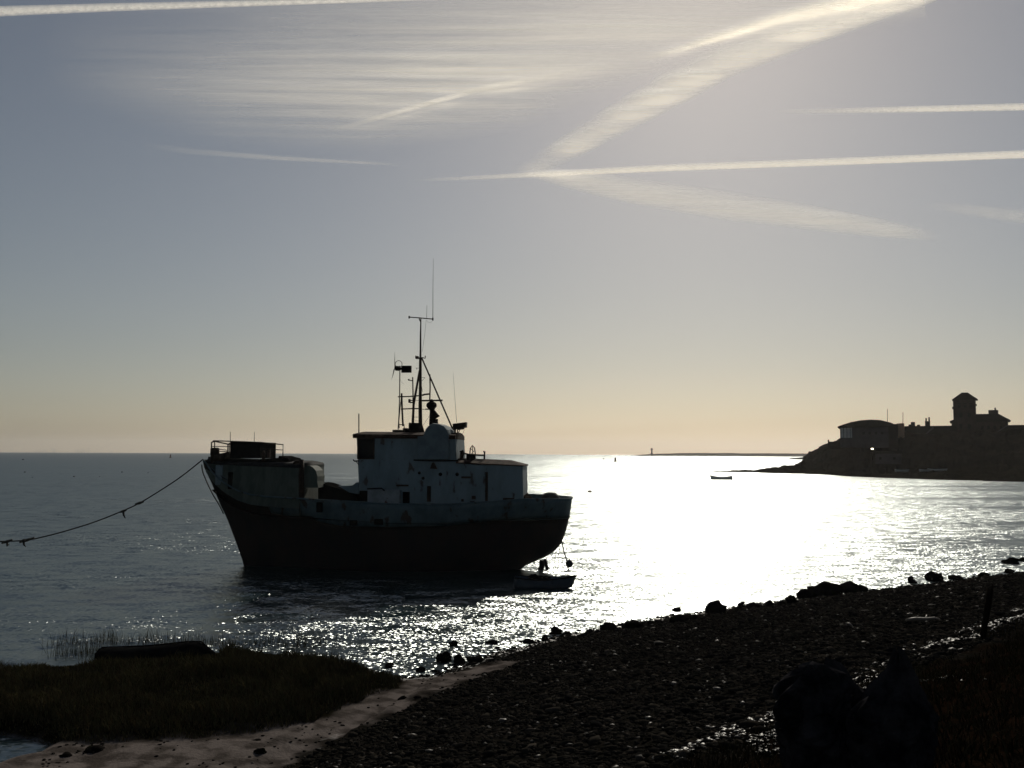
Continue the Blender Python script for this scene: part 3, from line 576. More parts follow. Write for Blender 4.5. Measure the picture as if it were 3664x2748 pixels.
# wheelhouse roof with overhang and camber
ra, rb = hx(1262, 1553, v2 - .1), hx(1629, 1557, v2 - .1)
vs = []; fs = []
for x, z in ((ra[0], ra[1]), (rb[0], rb[1])):
    for y, dz in ((v2 - .1, -.2), (v2 - .1, 0), (-1.0, .13), (0, .17), (1.0, .13), (2.0, 0), (2.0, -.2)): vs.append((x + (.25 if dz > .1 and x < 0 else 0), y, z + dz))
for k in range(6): fs.append((k, k + 1, 8 + k, 7 + k))
fs += [tuple(range(7))[::-1], tuple(range(7, 14)), (0, 7, 13, 6)]
MB().add(vs, fs).build('wheelhouse_roof', M['roof'], ship)
def wallbox(name, a0, b0, a1, b1, v, d=.03, m='dark', parent=None, c=.01):
    p0, p1 = L(a0, b1, v), L(a1, b0, v)
    return MB().box(min(p0.x, p1.x), max(p0.x, p1.x), v - d, v + .03, p0.z, p1.z, c).build(name, M[m], parent or ship)
wp_ = wallbox('wheelhouse_window', 1281, 1571, 1338, 1640, v2, .05, 'glass'); 
p0, p1 = L(1281, 1640, v2), L(1338, 1571, v2)
mb = MB(); xm = (p0.x + p1.x) / 2
for (xa_, xb_, za_, zb2) in ((p0.x - .04, p0.x + .03, p0.z, p1.z), (p1.x - .03, p1.x + .04, p0.z, p1.z), (p0.x - .04, p1.x + .04, p0.z - .04, p0.z + .03), (p0.x - .04, p1.x + .04, p1.z - .03, p1.z + .04)): mb.box(xa_, xb_, v2 - .07, v2 - .01, za_, zb2)
mb.build('window_frame', M['steel'], wp_)
for y_ in (-1.15, 0, 1.15):
    z0_, z1_ = p0.z + .15, p1.z; xw = w0[0] + .02
    MB().box(xw - .05, xw + .03, y_ - .45, y_ + .45, z0_, z1_ - .05, .01).build('front_window', M['glass'], ship)
# lower box by the rail, recess, doors, portholes, marks
p0, p1 = L(1314, 1806, -2.5), L(1430, 1752, -2.5)
MB().box(p0.x, p1.x, -2.5, -2.12, p0.z - .4, p1.z, .03).build('side_locker', M['pale'], ship)
MB().tube([L(1314, 1749, -2.52), L(1365, 1747, -2.52), L(1376, 1756, -2.52)], .04, 6).build('hand_rail', M['dark'], ship)
wallbox('galley_door', 1441, 1760, 1466, 1806, v1, .03); wallbox('recess_panel', 1286, 1756, 1316, 1806, v1 - .02, .02)
for (a, b_, w, h) in [(1535, 1767, 14, 56), (1741, 1742, 10, 106)]: wallbox('vent_pipe' if w < 12 else 'side_door', a - w / 2, b_ - h / 2, a + w / 2, b_ + h / 2, v1, .05, 'steel')
for (a, b_, r_) in [(1501, 1692, 5), (1576, 1697, 6), (1636, 1697, 6), (1514, 1711, 5)]:
    c = L(a, b_, v1); po = MB().tube([c + Vector((0, .03, 0)), c + Vector((0, -.05, 0))], r_ * PX, 14).build('porthole', M['dark'], ship)
mb = MB(); c = L(1552, 1668, v1); mb.prism([(c.x - .17, c.z - .12), (c.x + .2, c.z - .14), (c.x + .02, c.z + .2), (c.x - .08, c.z + .17)], v1 - .1, v1 + .02); mb.build('cowl_patch', M['steel'], ship)
for (a, b_, w, h) in [(1668, 1708, 34, 7), (1440, 1737, 44, 6), (1695, 1780, 14, 12), (1655, 1790, 9, 9), (1690, 1798, 16, 10), (1820, 1786, 40, 9)]:
    wallbox('wall_bracket', a - w / 2, b_ - h / 2, a + w / 2, b_ + h / 2, v1, .06, 'steel')
mb = MB(); c = L(1272, 1650, -1.95); mb.tube([c + Vector((.25, 0, .02)), c + Vector((-.05, 0, .0)), c + Vector((-.12, 0, .08))], .04, 6).tube([c + Vector((.25, 0, -.25)), c], .02, 5).build('side_lamp', M['steel'], ship)
# transom foot of the deckhouse
pr = [(1868, 1770), (1872, 1770), (1882, 1782), (1892, 1790), (1892, 1830), (1868, 1830)]
MB().prism([(L(a, b_, -1.6).x, L(a, b_, -1.6).z) for a, b_ in pr][::-1], -1.8, 1.8).build('deck_step', M['deck'], ship)
# rounded funnel beside the wheelhouse
vf = -2.02; pr = [(1490, 1648), (1609, 1648), (1608, 1552), (1604, 1538), (1592, 1524), (1573, 1516), (1550, 1514), (1536, 1520), (1524, 1533), (1517, 1548), (1514, 1560), (1492, 1562)]
pts = [(L(a, b_, vf).x, L(a, b_, vf).z) for a, b_ in pr]
mb = MB(); n = len(pts); vs = [(x, vf + .12, z) for x, z in pts]; cxm = sum(x for x, z in pts) / n; czm = sum(z for x, z in pts) / n
vs = [(cxm + (x - cxm) * .93, vf - .12, czm + (z - czm) * .95) for x, z in pts] + [(x, vf + .15, z) for x, z in pts] + [(x, .2, z) for x, z in pts] + [(cxm + (x - cxm) * .9, .6, czm + (z - czm) * .93) for x, z in pts]
fs = [tuple(range(n))] + [tuple(range(3 * n, 4 * n))[::-1]]
for k in range(3): fs += [(k * n + i, (k + 1) * n + i, (k + 1) * n + (i + 1) % n, k * n + (i + 1) % n) for i in range(n)]
fo = mb.add(vs, fs).build('funnel_casing', M['funnel'], ship)
def cc(a, b_, s=.4219): return (1250 + a * s, 900 + b_ * s)     # pixels read off an enlarged crop of the mast
def T(name, pts, r, v=0.0, m='steel', parent=None, n=6, r2=None):
    return MB().tube([L(*cc(*q[:2]), q[2] if len(q) > 2 else v) for q in pts], r * .55, n, None if r2 is None else r2 * .55).build(name, M[m], parent or ship)
# exhaust pipes and lamp on the funnel
vE = -.9
mb = MB(); mb.tube([L(*cc(703, 1470), vE), L(*cc(703, 1400), vE), L(*cc(698, 1340), vE)], [.17, .15, .10], 10).tube([L(*cc(700, 1395), vE), L(*cc(722, 1370), vE), L(*cc(740, 1392), vE), L(*cc(716, 1420), vE)], [.08, .2, .18, .08], 10)
mb.tube([L(*cc(738, 1480), vE), L(*cc(737, 1420), vE)], .09, 8); mb.build('exhaust_pipe', M['dark'], ship)
mb = MB(); c = L(*cc(697, 1305), vE); mb.lathe(c, [(.05, -.6), (.08, -.38), (.07, -.30), (.15, -.2), (.26, -.08), (.28, .02), (.24, .12), (.11, .2), (.05, .32)], 16); mb.tube([L(*cc(645, 1337), vE), L(*cc(725, 1337), vE)], .035, 6)
mb.build('deck_lamp', M['dark'], ship)
# the lattice mast
mast = T('mast', [(606, 1480), (603, 1250), (602, 950), (603, 900)], .15, n=10, r2=.13)
tp = T('topmast', [(603, 900), (604, 700), (607, 560)], .10, parent=mast, n=8, r2=.055)
T('crossbar', [(505, 556), (600, 563), (708, 573)], .055, parent=mast); T('crossbar_tip', [(507, 546), (507, 568)], .07, parent=mast); T('crossbar_tip', [(708, 562), (708, 585)], .07, parent=mast)
T('mast_band', [(590, 560), (598, 585), (606, 600)], .05, parent=mast)
T('mast_leg', [(596, 1010, 0), (545, 1300, 0), (538, 1460, 0)], .10, parent=mast, r2=.13)
T('mast_leg', [(612, 897, 0), (765, 1250, .2), (893, 1545, .4)], .075, parent=mast)
T('mast_leg', [(600, 1010, 0), (592, 1300, 1.0), (592, 1480, 1.5)], .07, parent=mast)
T('whip_aerial', [(708, 575), (709, 300), (712, 60)], .032, m='wire', parent=mast, r2=.012)
T('whip_aerial', [(655, 570), (658, 455)], .018, m='wire', parent=mast)
T('aerial_cable', [(655, 580), (665, 598), (685, 603), (706, 590)], .012, m='wire', parent=mast); T('aerial_cable', [(652, 580), (640, 700), (618, 850)], .012, m='wire', parent=mast)
mb = MB(); g_ = lambda a, b_, v=0.0: L(*cc(a, b_), v)
mb.tube([g_(563, 883), g_(566, 897), g_(590, 903), g_(625, 900), g_(642, 906), g_(645, 884)], .03, 6).box(g_(572, 0).x, g_(598, 0).x, -.15, .15, g_(0, 912).z, g_(0, 890).z, .02)
mb.build('signal_lamp_bracket', M['steel'], mast)
for (a0, b0, a1, b1) in [(562, 988, 595, 990), (565, 985, 575, 1003), (612, 1068, 642, 1069), (615, 1098, 641, 1070), (575, 1158, 600, 1158), (613, 1140, 620, 1190), (550, 1404, 592, 1404), (553, 1437, 590, 1437), (548, 1262, 596, 1262)]:
    T('rung', [(a0, b0), (a1, b1)], .02, m='wire', parent=mast)
T('cross_beam', [(412, 1232), (500, 1230), (600, 1222), (622, 1217)], .065, parent=mast); T('cross_beam', [(618, 1219), (640, 1212), (680, 1208)], .09, parent=mast)
T('cross_beam', [(438, 1336), (540, 1332), (600, 1332)], .065, parent=mast); T('cross_beam', [(600, 1336), (660, 1340)], .03, m='wire', parent=mast)
T('cross_beam', [(602, 1265), (700, 1264), (790, 1262)], .09, parent=mast)
T('mast_post', [(683, 1042), (685, 1150), (682, 1262)], .065, parent=mast); T('mast_post', [(537, 1065), (540, 1200), (541, 1460)], .06, parent=mast); T('mast_post', [(443, 1202), (447, 1330), (455, 1480)], .09, parent=mast)
T('lamp_arm', [(497, 1084), (512, 1092), (537, 1096)], .05, parent=mast); T('mast_lamp', [(502, 1082), (506, 1094)], .08, parent=mast)
q0, q1 = g_(503, 1284), g_(518, 1252); MB().box(q0.x, q1.x, -.15, .15, q0.z, q1.z, .03).tube([g_(515, 1262), g_(540, 1262)], .03, 6).tube([g_(515, 1280), g_(540, 1280)], .04, 6).build('mast_lamp', M['steel'], mast)
T('stay_wire', [(745, 1440), (690, 1370), (690, 1380)][:1] + [(770, 1475)], .01, m='wire', parent=mast)
T('stay_wire', [(688, 1380, vE), (625, 1475, 0)], .012, m='wire', parent=mast)
q0, q1 = g_(517, 1530), g_(620, 1455); mb = MB(); mb.hexa([(q0.x, -.6, q0.z - .3), (q1.x + .12, -.6, q0.z - .3), (q1.x + .12, .6, q0.z - .3), (q0.x, .6, q0.z - .3), (q0.x, -.5, q1.z), (q1.x - .1, -.5, q1.z), (q1.x - .1, .5, q1.z), (q0.x, .5, q1.z)])
mb.build('mast_foot', M['dark'], mast)
MB().box(g_(485, 0).x, g_(520, 0).x, -.5, .5, q0.z - .3, g_(0, 1498).z, .02).build('roof_locker', M['dark'], ship)
# wind generator on its pole
wg = T('generator_pole', [(414, 1510), (422, 1360), (426, 1230), (429, 968)], .05, n=8); T('pole_strut', [(440, 1240), (428, 1350), (420, 1440), (424, 1500)], .04, parent=wg)
MB().box(g_(395, 0).x, g_(470, 0).x, -.35, .35, q0.z - .3, g_(0, 1512).z, .02).build('pole_base', M['dark'], wg)
T('pole_brace', [(425, 1468), (465, 1468), (465, 1505)], .05, parent=wg)
q0, q1 = g_(441, 1028), g_(528, 968); MB().box(q0.x, q1.x, -.03, .03, q0.z, q1.z, .01).build('tail_vane', M['dark'], wg)
MB().tube([g_(384, 992), g_(392, 990), g_(420, 992), g_(445, 996)], [.06, .13, .13, .05], 12).build('generator_body', M['dark'], wg)
T('rotor_blade', [(386, 985), (385, 915), (385, 850)], .045, m='wire', parent=wg, r2=.008); T('rotor_blade', [(380, 1000), (370, 1045), (358, 1086)], .06, m='wire', parent=wg, r2=.008); T('rotor_blade', [(383, 995, 0), (378, 1005, -.4), (374, 1012, -.8)], .05, m='wire', parent=wg, r2=.01)
mb = MB(); c = g_(418, 955); mb.tube([c + Vector((.19 * math.cos(t * .5236), 0, .19 * math.sin(t * .5236))) for t in range(13)], .018, 5, caps=False).build('lifting_ring', M['wire'], wg)
T('aerial_cable', [(432, 1085), (445, 1110), (462, 1125)], .01, m='wire', parent=wg)
# aft end of the wheelhouse: floodlight, whip, mast
T('whip_aerial', [(910, 1450, .2), (895, 1240, .2), (880, 1025, .2)], .02, m='wire', r2=.01)
tub('whip_aerial', [(1284, 1553, -1.5), (1284, 1480, -1.5)], .03)
q = [g_(882, 1512, -.2), g_(994, 1492, -.2), g_(996, 1448, -.2), g_(882, 1462, -.2)]
MB().prism([(p_.x, p_.z) for p_ in q], -.5, .1).build('floodlight', M['steel'], ship)
mb = MB(); mb.tube([g_(897, 1508, -.2), g_(898, 1590, -.2)], .05, 6).tube([g_(918, 1505, -.2), g_(916, 1560, -.2)], .03, 6).tube([g_(940, 1505, -.2), g_(912, 1565, -.2)], .022, 6).tube([g_(915, 1508, -.2), g_(975, 1500, -.2)], .05, 6)
mb.tube([g_(880, 1550, -.2), g_(905, 1570, -.2), g_(925, 1592, -.2), g_(900, 1592, -.2)], .05, 6).tube([g_(975, 1510, -.2), g_(965, 1540, -.2), g_(918, 1580, -.2)], .008, 5); mb.build('floodlight_bracket', M['steel'], ship)
# gear on the deckhouse roof
mb = MB(); mb.tube([L(1650, 1660, -1), L(1652, 1632, -1), L(1655, 1620, -1)], [.13, .1, .12], 10).tube([L(1657, 1625, -1), L(1652, 1617, -1), L(1650, 1620, -1)], [.09, .15, .12], 10); mb.build('cowl_ventilator', M['steel'], ship)
q0, q1 = L(1672, 1656, -1), L(1699, 1624, -1); MB().box(q0.x, q1.x, -1.5, -.5, q0.z, q1.z, .03).build('roof_hatch', M['dark'], ship)
mb = MB(); mb.tube([L(1660, 1622, -1), L(1680, 1627, -1), L(1730, 1629, -1), L(1735, 1629, -1)], .05, 6).tube([L(1733, 1645, -1), L(1734, 1616, -1), L(1729, 1615, -1)], .045, 6).build('roof_rail', M['steel'], ship)
mb = MB(); mb.tube([L(1681, 1626, -1), L(1683, 1604, -1), L(1690, 1593, -1), L(1698, 1603, -1), L(1701, 1626, -1)], .03, 6).tube([L(1690, 1593, -1), L(1692, 1626, -1)], .02, 6).tube([L(1683, 1604, -1), L(1695, 1615, -1), L(1686, 1624, -1)], .02, 6).build('cable_drum_frame', M['wire'], ship)
tub('roof_bracket', [(1480, 1646, v1 - .02), (1560, 1649, v1 - .02), (1640, 1648, v1 - .02)], .04, m='dark')
# rudder and stern frame
mb = MB(); zl = -.3
mb.prism([(L(a, b_).x, L(a, b_).z) for a, b_ in [(1780, 2100), (1780, 2040), (1852, 2026), (1860, 2040), (1868, 2062), (1890, 2100)]][::-1], -.12, .12); mb.build('keel_skeg', M['hull'], ship)
mb = MB(); mb.tube([L(1941, 2005), L(1938, 2035), L(1950, 2075)], [.17, .13, .13], 8).tube([L(1949, 2000), L(1957, 2030), L(1963, 2075)], .09, 8); mb.tube([L(1890, 2075), L(1915, 2052), L(1938, 2035)], [.1, .14, .16], 8).build('rudder_stock', M['steel'], ship)
# heap on the stern deck
mb = MB(); c = L(1969, 1790, .3); mb.lathe(c, [(.55, -.35), (.56, 0), (.48, .2), (.30, .38), (.1, .42)], 18); heap = mb.build('rope_coil', M['rope'], None)
heap.matrix_world = Matrix.Translation(SC) @ Matrix.Rotation(-TH, 4, 'Z'); tag(heap, 'dark rounded coil heaped on the stern deck of the ship', 'rope coil')
def W_(q): return Vector(SC) + SU * q.x + SV * q.y + Vector((0, 0, q.z))
# mooring rope
def rope(name, pts, r, m, label, cat, n=6, sub=6, group=None):
    P_ = [Vector(p) for p in pts]; out = []
    for i in range(len(P_) - 1):
        a0, a1, a2, a3 = P_[max(i - 1, 0)], P_[i], P_[i + 1], P_[min(i + 2, len(P_) - 1)]
        for k in range(sub): t = k / sub; out.append(.5 * ((2 * a1) + (a2 - a0) * t + (2 * a0 - 5 * a1 + 4 * a2 - a3) * t * t + (3 * a1 - a0 - 3 * a2 + a3) * t ** 3))
    out.append(P_[-1]); o = MB().tube(out, r, n).build(name, M[m]); tag(o, label, cat, group); return o
dep = lambda a: np.interp(a, [-400, 727], [44, 51.6])
mr_ = rope('mooring_rope', [P(a, b_, dep(a)) for a, b_ in [(727, 1643), (650, 1704), (575, 1754), (499, 1800), (441, 1827), (340, 1867), (231, 1901), (150, 1922), (101, 1932), (50, 1936), (0, 1937), (-120, 1932), (-400, 1880)]], .034, 'rope', 'thick sagging mooring rope from the bow of the ship out to the left', 'rope')
def knot(a, b_, sz, tail):
    c = P(a, b_, dep(a)); mb = MB(); mb.tube([c + Vector((-sz, 0, -sz * .3)), c, c + Vector((sz, 0, sz * .35))], [.04, .075, .04], 8)
    if tail: mb.tube([c, c + Vector((.03, 0, -.2)), c + Vector((.12, 0, -tail))], [.06, .05, .02], 6)
    o = mb.build('rope_knot', M['rope'], mr_); return o
knot(499, 1800, .22, 0); knot(441, 1829, .16, .36); knot(96, 1933, .35, 0); knot(84, 1934, .12, .3); knot(25, 1938, .25, .1)
rope('bow_chain', [W_(L(a, b_, -.1)) for a, b_ in [(722, 1662), (726, 1690), (745, 1735), (765, 1775), (784, 1806), (800, 1838)]], .035, 'rope_light', 'slack pale line hanging down the raked stem of the ship', 'rope')
rope('stern_rope', [W_(L(a, b_)) for a, b_ in [(2010, 1936), (2016, 1965), (2024, 1995), (2030, 2020), (2034, 2040)]], .03, 'rope', 'rope hanging off the stern beside the small round fender', 'rope')
for i, (a0, b0, a1, b1, lb) in enumerate([(1988, 1975, 1976, 2050, 'thin line under the stern nearer the rudder'), (2001, 1955, 1992, 2050, 'thin line under the stern nearer the hanging fender')]):
    rope('stern_line', [W_(L(a0, b0)), W_(L((a0 + a1) / 2 + 3, (b0 + b1) / 2)), W_(L(a1, b1))], .014, 'wire', lb, 'rope', group='thin lines under the stern')
c = W_(L(2037, 2017)); mb = MB(); mb.lathe(c, [(.03, -.2), (.14, -.15), (.2, 0), (.15, .14), (.04, .2), (.03, .26)], 14); o = mb.build('fender', M['greybuoy']); tag(o, 'small dark round fender hanging by the stern over the water', 'fender')
# dinghy tied under the stern
def rowboat(name, loc, rz, Ln, B, D, m, label, sheer=.12, thw=True):
    root = empty(name, loc, rz); tag(root, label, 'dinghy' if Ln < 4 else 'rowing boat'); n = 14; vs = []; fs = []; rim = [[], []]; mm = 9
    for i in range(n + 1):
        t = i / n; b_ = B / 2 * (min(1, ((1 - t) / .45)) ** .65 if t > .55 else 1 - .18 * (1 - t / .55) ** 2) + .01; zt = D * (1 + sheer * ((t - .4) / .6) ** 2 * 3 * (1 if t > .4 else 1.2)); zb = -.12 + .16 * max(0, (t - .75) / .25) ** 2
        x = (t - .5) * Ln + (.0 if t < 1 else 0)
        for k in range(mm):
            ph = math.pi * k / (mm - 1); y = -b_ * math.cos(ph); z = zt + (zb - zt) * math.sin(ph) ** .7; vs.append((x + .22 * (z / max(zt, .01)) * t * t, y, z))
        rim[0].append(Vector(vs[-mm])); rim[1].append(Vector(vs[-1]))
    for i in range(n):
        for k in range(mm - 1): fs.append((i * mm + k, i * mm + k + 1, (i + 1) * mm + k + 1, (i + 1) * mm + k))
    fs.append(tuple(range(mm))); h = MB().add(vs, fs, True).build('hull', m, root); md = h.modifiers.new('thickness', 'SOLIDIFY'); md.thickness = .025
    MB().tube(rim[0], .03, 6).tube(rim[1], .03, 6).build('gunwale', M['wood'], root)
    if thw:
        for t in (.3, .62): x = (t - .5) * Ln; bb = B / 2 * .86; MB().box(x - .12, x + .12, -bb, bb, D * .62, D * .62 + .03).build('thwart', M['wood'], root)
    MB().box(-Ln / 2 - .03, -Ln / 2 + .02, -B * .38, B * .38, .0, D * 1.05, .01).build('transom', m, root)
    return root
c = PZ(1944, 2104, 0); dg = rowboat('dinghy', (c.x, c.y, 0.02), -.06, 2.55, 1.15, .40, M['boat'], 'small grey dinghy tied under the stern of the ship')
for q, s_ in (((-.45, 0, .46), 1), ((-.15, .1, .44), .8), ((.1, 0, .43), .6)):
    o = rock_obj('gear_bag', (c.x + q[0], c.y + q[1], .05 + q[2] - .03), .22 * s_, .22, .13 * s_, int(s_ * 10), M['dark']); tag(o, {1: 'largest dark bag of gear lying in the dinghy under the stern', .8: 'middle sized dark bag of gear in the dinghy', .6: 'smallest dark bag of gear in the dinghy'}[s_], 'bag', 'bags in the dinghy')
# moored rowing boat out in the glitter, floats, markers
c = PZ(2581, 1716, 0); rowboat('rowing_boat', (c.x, c.y, .02), math.pi - .02, 75 / FPX * c.y, 1.7, .62, M['glarehull'], 'small open rowing boat moored alone in the bright glitter', .25)
fl = [(229 * .3617, 1643, 'float nearest the horizon at the far left'), (89, 1688, 'dark float left of all the others halfway down'), (437, 1688, 'dark float above the middle of the mooring rope'), (265, 1704, 'small float between two larger ones left of the rope'), (357, 1704, 'tiny float left of the one above the rope'), (530, 1690, 'tiny float close to the bow'), (116, 1706, 'faint float at the left below the dark one'), (2160, 1641, 'small float on the horizon right of the ship'), (3166, 1730, 'tiny float off the headland beach'), (2695, 1660, 'tiny float in the bright glitter by the headland')]
for a, b_, lb in fl:
    c = PZ(a, b_ + 2, 0); r_ = 3.0 / FPX * c.y * (1 if 'tiny' not in lb and 'faint' not in lb else .6)
    o = MB().lathe(c, [(r_ * .5, -r_ * .5), (r_, 0), (r_ * .95, r_ * .4), (r_ * .5, r_ * .85), (r_ * .15, r_)], 12, 1.2, 1).build('float', M['greybuoy']); tag(o, lb, 'float', 'dark floats dotted over the water')
c = PZ(2110, 1761, 0); o = MB().lathe(c, [(.1, -.2), (.27, 0), (.24, .18), (.1, .28)], 14, 1.2, 1).build('buoy', M['buoy']); tag(o, 'reddish mooring buoy just right of the ship stern', 'buoy')
def marker(px, pyb, hpx, wpx, label):
    c = PZ(px, pyb, 0); k = c.y / FPX; root = empty('channel_buoy', c); tag(root, label, 'buoy', 'channel buoys near the horizon'); w = wpx * k / 2
    MB().lathe((0, 0, 0), [(w, -.3), (w, .22 * hpx * k), (w * .6, .28 * hpx * k)], 12).build('float_body', M['buoy'], root)
    MB().lathe((0, 0, 0), [(w * .62, .26 * hpx * k), (w * .5, .8 * hpx * k), (w * .6, .82 * hpx * k), (w * .5, hpx * k)], 10).build('tower', M['buoy'], root)
marker(610, 1638, 12, 8, 'channel buoy near the horizon left of the bow'); marker(2202, 1652, 15, 10, 'channel buoy near the horizon right of the ship')
# ------------------------------------------------------------------ headland
front = [(2531, 1688), (2605, 1689), (2684, 1690), (2763, 1693), (2860, 1695), (2947, 1698), (3052, 1706), (3184, 1711), (3395, 1718), (3664, 1725), (4000, 1733), (4500, 1745)]
crest = [(2531, 1687), (2605, 1685), (2684, 1681), (2737, 1677), (2784, 1672), (2816, 1666), (2858, 1660), (2868, 1652), (2873, 1640), (2880, 1632), (2905, 1621), (2926, 1608), (2947, 1600), (2975, 1590), (3002, 1578), (3050, 1574), (3200, 1556), (3400, 1546), (3600, 1545), (4000, 1545), (4500, 1550)]
def headland():
    cols = np.arange(2531, 4501, 7.0); nr = 26; vs = []; fx = [a for a, _ in front]; fy = [b for _, b in front]; cx_ = [a for a, _ in crest]; cy_ = [b for _, b in crest]
    for i, a in enumerate(cols):
        pf = PZ(a, float(np.interp(a, fx, fy)), 0); hor = CY + 250 + (a - CX) * .0039
        yc = pf.y + float(np.interp(a, [2531, 2800, 2900, 3000, 5000], [1.5, 14, 40, 62, 95])); pc = P(a, float(np.interp(a, cx_, cy_)), yc); zc = pc.z
        for j in range(nr + 9):
            s_ = j / nr
            if s_ <= 1:
                y = pf.y - 1.5 + (yc - pf.y + 1.5) * s_; k = float(np.interp(s_, [0, .05, .42, .55, .8, 1], [-.05, .02, .16, .42, .8, 1])) if zc > 1.5 else float(np.interp(s_, [0, .15, 1], [-.3, .1, 1]))
                z = zc * k if zc > 1.5 else zc * max(k, 0) - (.25 if j == 0 else 0)
            else: y = yc + (j - nr) * 5.0; z = zc - (max(0, j - nr - (5 if zc > 4 else 0)) * (zc + 2) / (3 if zc > 4 else 8)); z = max(z, -1)
            x = (a - CX) / FPX * y * 1.0 + 0; x = P(a, 1620, y).x
            nz = float(fnoise(x, y, .35, 3, 80)); z += nz * min(1.8, .3 + zc * .2) * (.3 + min(s_, 1)) * (.45 if j in (0, 1) else 1)
            vs.append((x, y, z))
    m = nr + 9; fs = []
    for i in range(len(cols) - 1):
        for j in range(m - 1): q = i * m + j; fs.append((q, q + m, q + m + 1, q + 1))
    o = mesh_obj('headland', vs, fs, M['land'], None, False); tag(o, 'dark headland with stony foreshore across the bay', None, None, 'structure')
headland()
D0 = 318.0
def HB(name, label, cat='building'): r = empty(name, (0, 0, 0)); tag(r, label, cat); return r
def hp(a, b_, y=D0): q = P(a, b_, y); return q
def at_base(root, a, y, b_=1600):
    q = P(a, b_, y); root.location = q; return q
class HBld:       # a building whose local frame sits at its base
    def __init__(s, name, label, a, b_, y, cat='building'): s.r = HB(name, label, cat); s.o = P(a, b_, y); s.r.location = s.o; s.y = y; ph = math.atan2(s.o.x, s.o.y); s.r.rotation_euler = (0, 0, -ph); s.r.scale = (math.cos(ph), 1, 1)
    def q(s, a, b_, dy=0): p = P(a, b_, s.y) - s.o; p.y = dy; return p
    def block(s, name, a0, b0, a1, b1, d0, d1, m, c=0): p, q = s.q(a0, b1, d0), s.q(a1, b0, d0); return MB().box(p.x, q.x, d0, d1, p.z, q.z, c).build(name, M[m], s.r)
    def prism(s, name, pts, d0, d1, m): return MB().prism([(s.q(a, b_, d0).x, s.q(a, b_, d0).z) for a, b_ in pts], d0, d1).build(name, M[m], s.r)
    def windows(s, lst, d, m='glass', w=8, h=12):
        for a, b_ in lst: p, q = s.q(a - w / 2, b_ + h / 2, d), s.q(a + w / 2, b_ - h / 2, d); MB().box(p.x, q.x, d - .08, d + .1, p.z, q.z).build('window', M[m], s.r)
# lifeboat style station with curved roof
b = HBld('boat_station', 'large shed with shallow curved roof and glazed end standing first on the headland', 3100, 1590, 300)
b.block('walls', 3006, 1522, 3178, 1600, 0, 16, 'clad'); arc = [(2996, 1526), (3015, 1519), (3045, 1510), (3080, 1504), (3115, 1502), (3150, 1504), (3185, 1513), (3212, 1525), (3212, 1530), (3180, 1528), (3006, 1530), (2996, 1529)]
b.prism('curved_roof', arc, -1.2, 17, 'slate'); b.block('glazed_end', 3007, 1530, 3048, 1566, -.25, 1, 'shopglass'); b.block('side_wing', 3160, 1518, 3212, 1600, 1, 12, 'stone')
b.windows([(3090 + 22 * i, 1550) for i in range(4)], 0, w=9, h=9)
for a in (3018, 3030, 3042): p, q = b.q(a - .6, 1566, -.3), b.q(a + .6, 1530, -.3); MB().box(p.x, q.x, -.33, -.2, p.z, q.z).build('mullion', M['clad'], b.r)
MB().tube([b.q(3176, 1508, 5), b.q(3176, 1462, 5)], .09, 5).build('flagpole', M['steel'], b.r)
b = HBld('garden_wall', 'low stepped wall at the seaward end of the curved roof shed', 2985, 1596, 298, 'wall')
b.block('wall_face', 2966, 1580, 3006, 1606, 0, 1, 'stone'); b.block('gate_pier', 2962, 1573, 2967, 1600, 0, .8, 'stone'); MB().tube([b.q(2930, 1602, 0), b.q(2945, 1594, 0), b.q(2958, 1589, 0)], .25, 6).build('hand_rail', M['stone'], b.r)
b = HBld('roof_hut', 'small tan hut beside the curved roof', 3218, 1600, 312)
b.prism('walls', [(3200, 1600), (3236, 1600), (3236, 1517), (3232, 1514), (3210, 1515), (3200, 1524)], 0, 6, 'tan'); MB().tube([b.q(3231, 1518, 2), b.q(3231, 1474, 2)], .09, 5).build('flagpole', M['steel'], b.r)
# terrace behind
b = HBld('long_terrace', 'long low terrace with level ridge between the hut and the tower', 3330, 1600, 325)
b.block('walls', 3215, 1545, 3420, 1610, 0, 9, 'stone'); b.prism('roof', [(3206, 1548), (3425, 1548), (3420, 1524), (3240, 1524), (3228, 1526)], -.5, 9.5, 'slate')
ch = b.block('chimney', 3310, 1506, 3328, 1530, 3, 5, 'stone')
for a, t in ((3313.5, 1494), (3324.5, 1491)): p = b.q(a, 1507, 4); q = b.q(a, t, 4); MB().tube([p, q], [.3, .24], 8).build('chimney_pot', M['stone'], ch)
b.block('water_tank', 3258, 1508, 3273, 1526, 3, 5, 'clad', .2); b.block('roof_hump', 3249, 1517, 3262, 1526, 3, 5, 'slate', .3); b.block('roof_hump', 3280, 1518, 3292, 1526, 3, 5, 'slate', .3)
b.windows([(3240 + 26 * i, 1572) for i in range(6)], 0, w=7, h=10)
b = HBld('gabled_house', 'gabled house with a pale sloping verge in front of the terrace', 3350, 1600, 312)
b.prism('walls', [(3308, 1610), (3420, 1610), (3420, 1562), (3308, 1562)], 0, 8, 'stone'); b.prism('roof', [(3302, 1564), (3425, 1564), (3405, 1529), (3340, 1529)], -.4, 8.4, 'slate')
MB().tube([b.q(3304, 1561, -.5), b.q(3322, 1545, -.5), b.q(3340, 1529, -.5)], [.15, .25, .4], 6).build('pale_verge', M['clad'], b.r); b.windows([(3330, 1585), (3360, 1585), (3390, 1585)], 0)
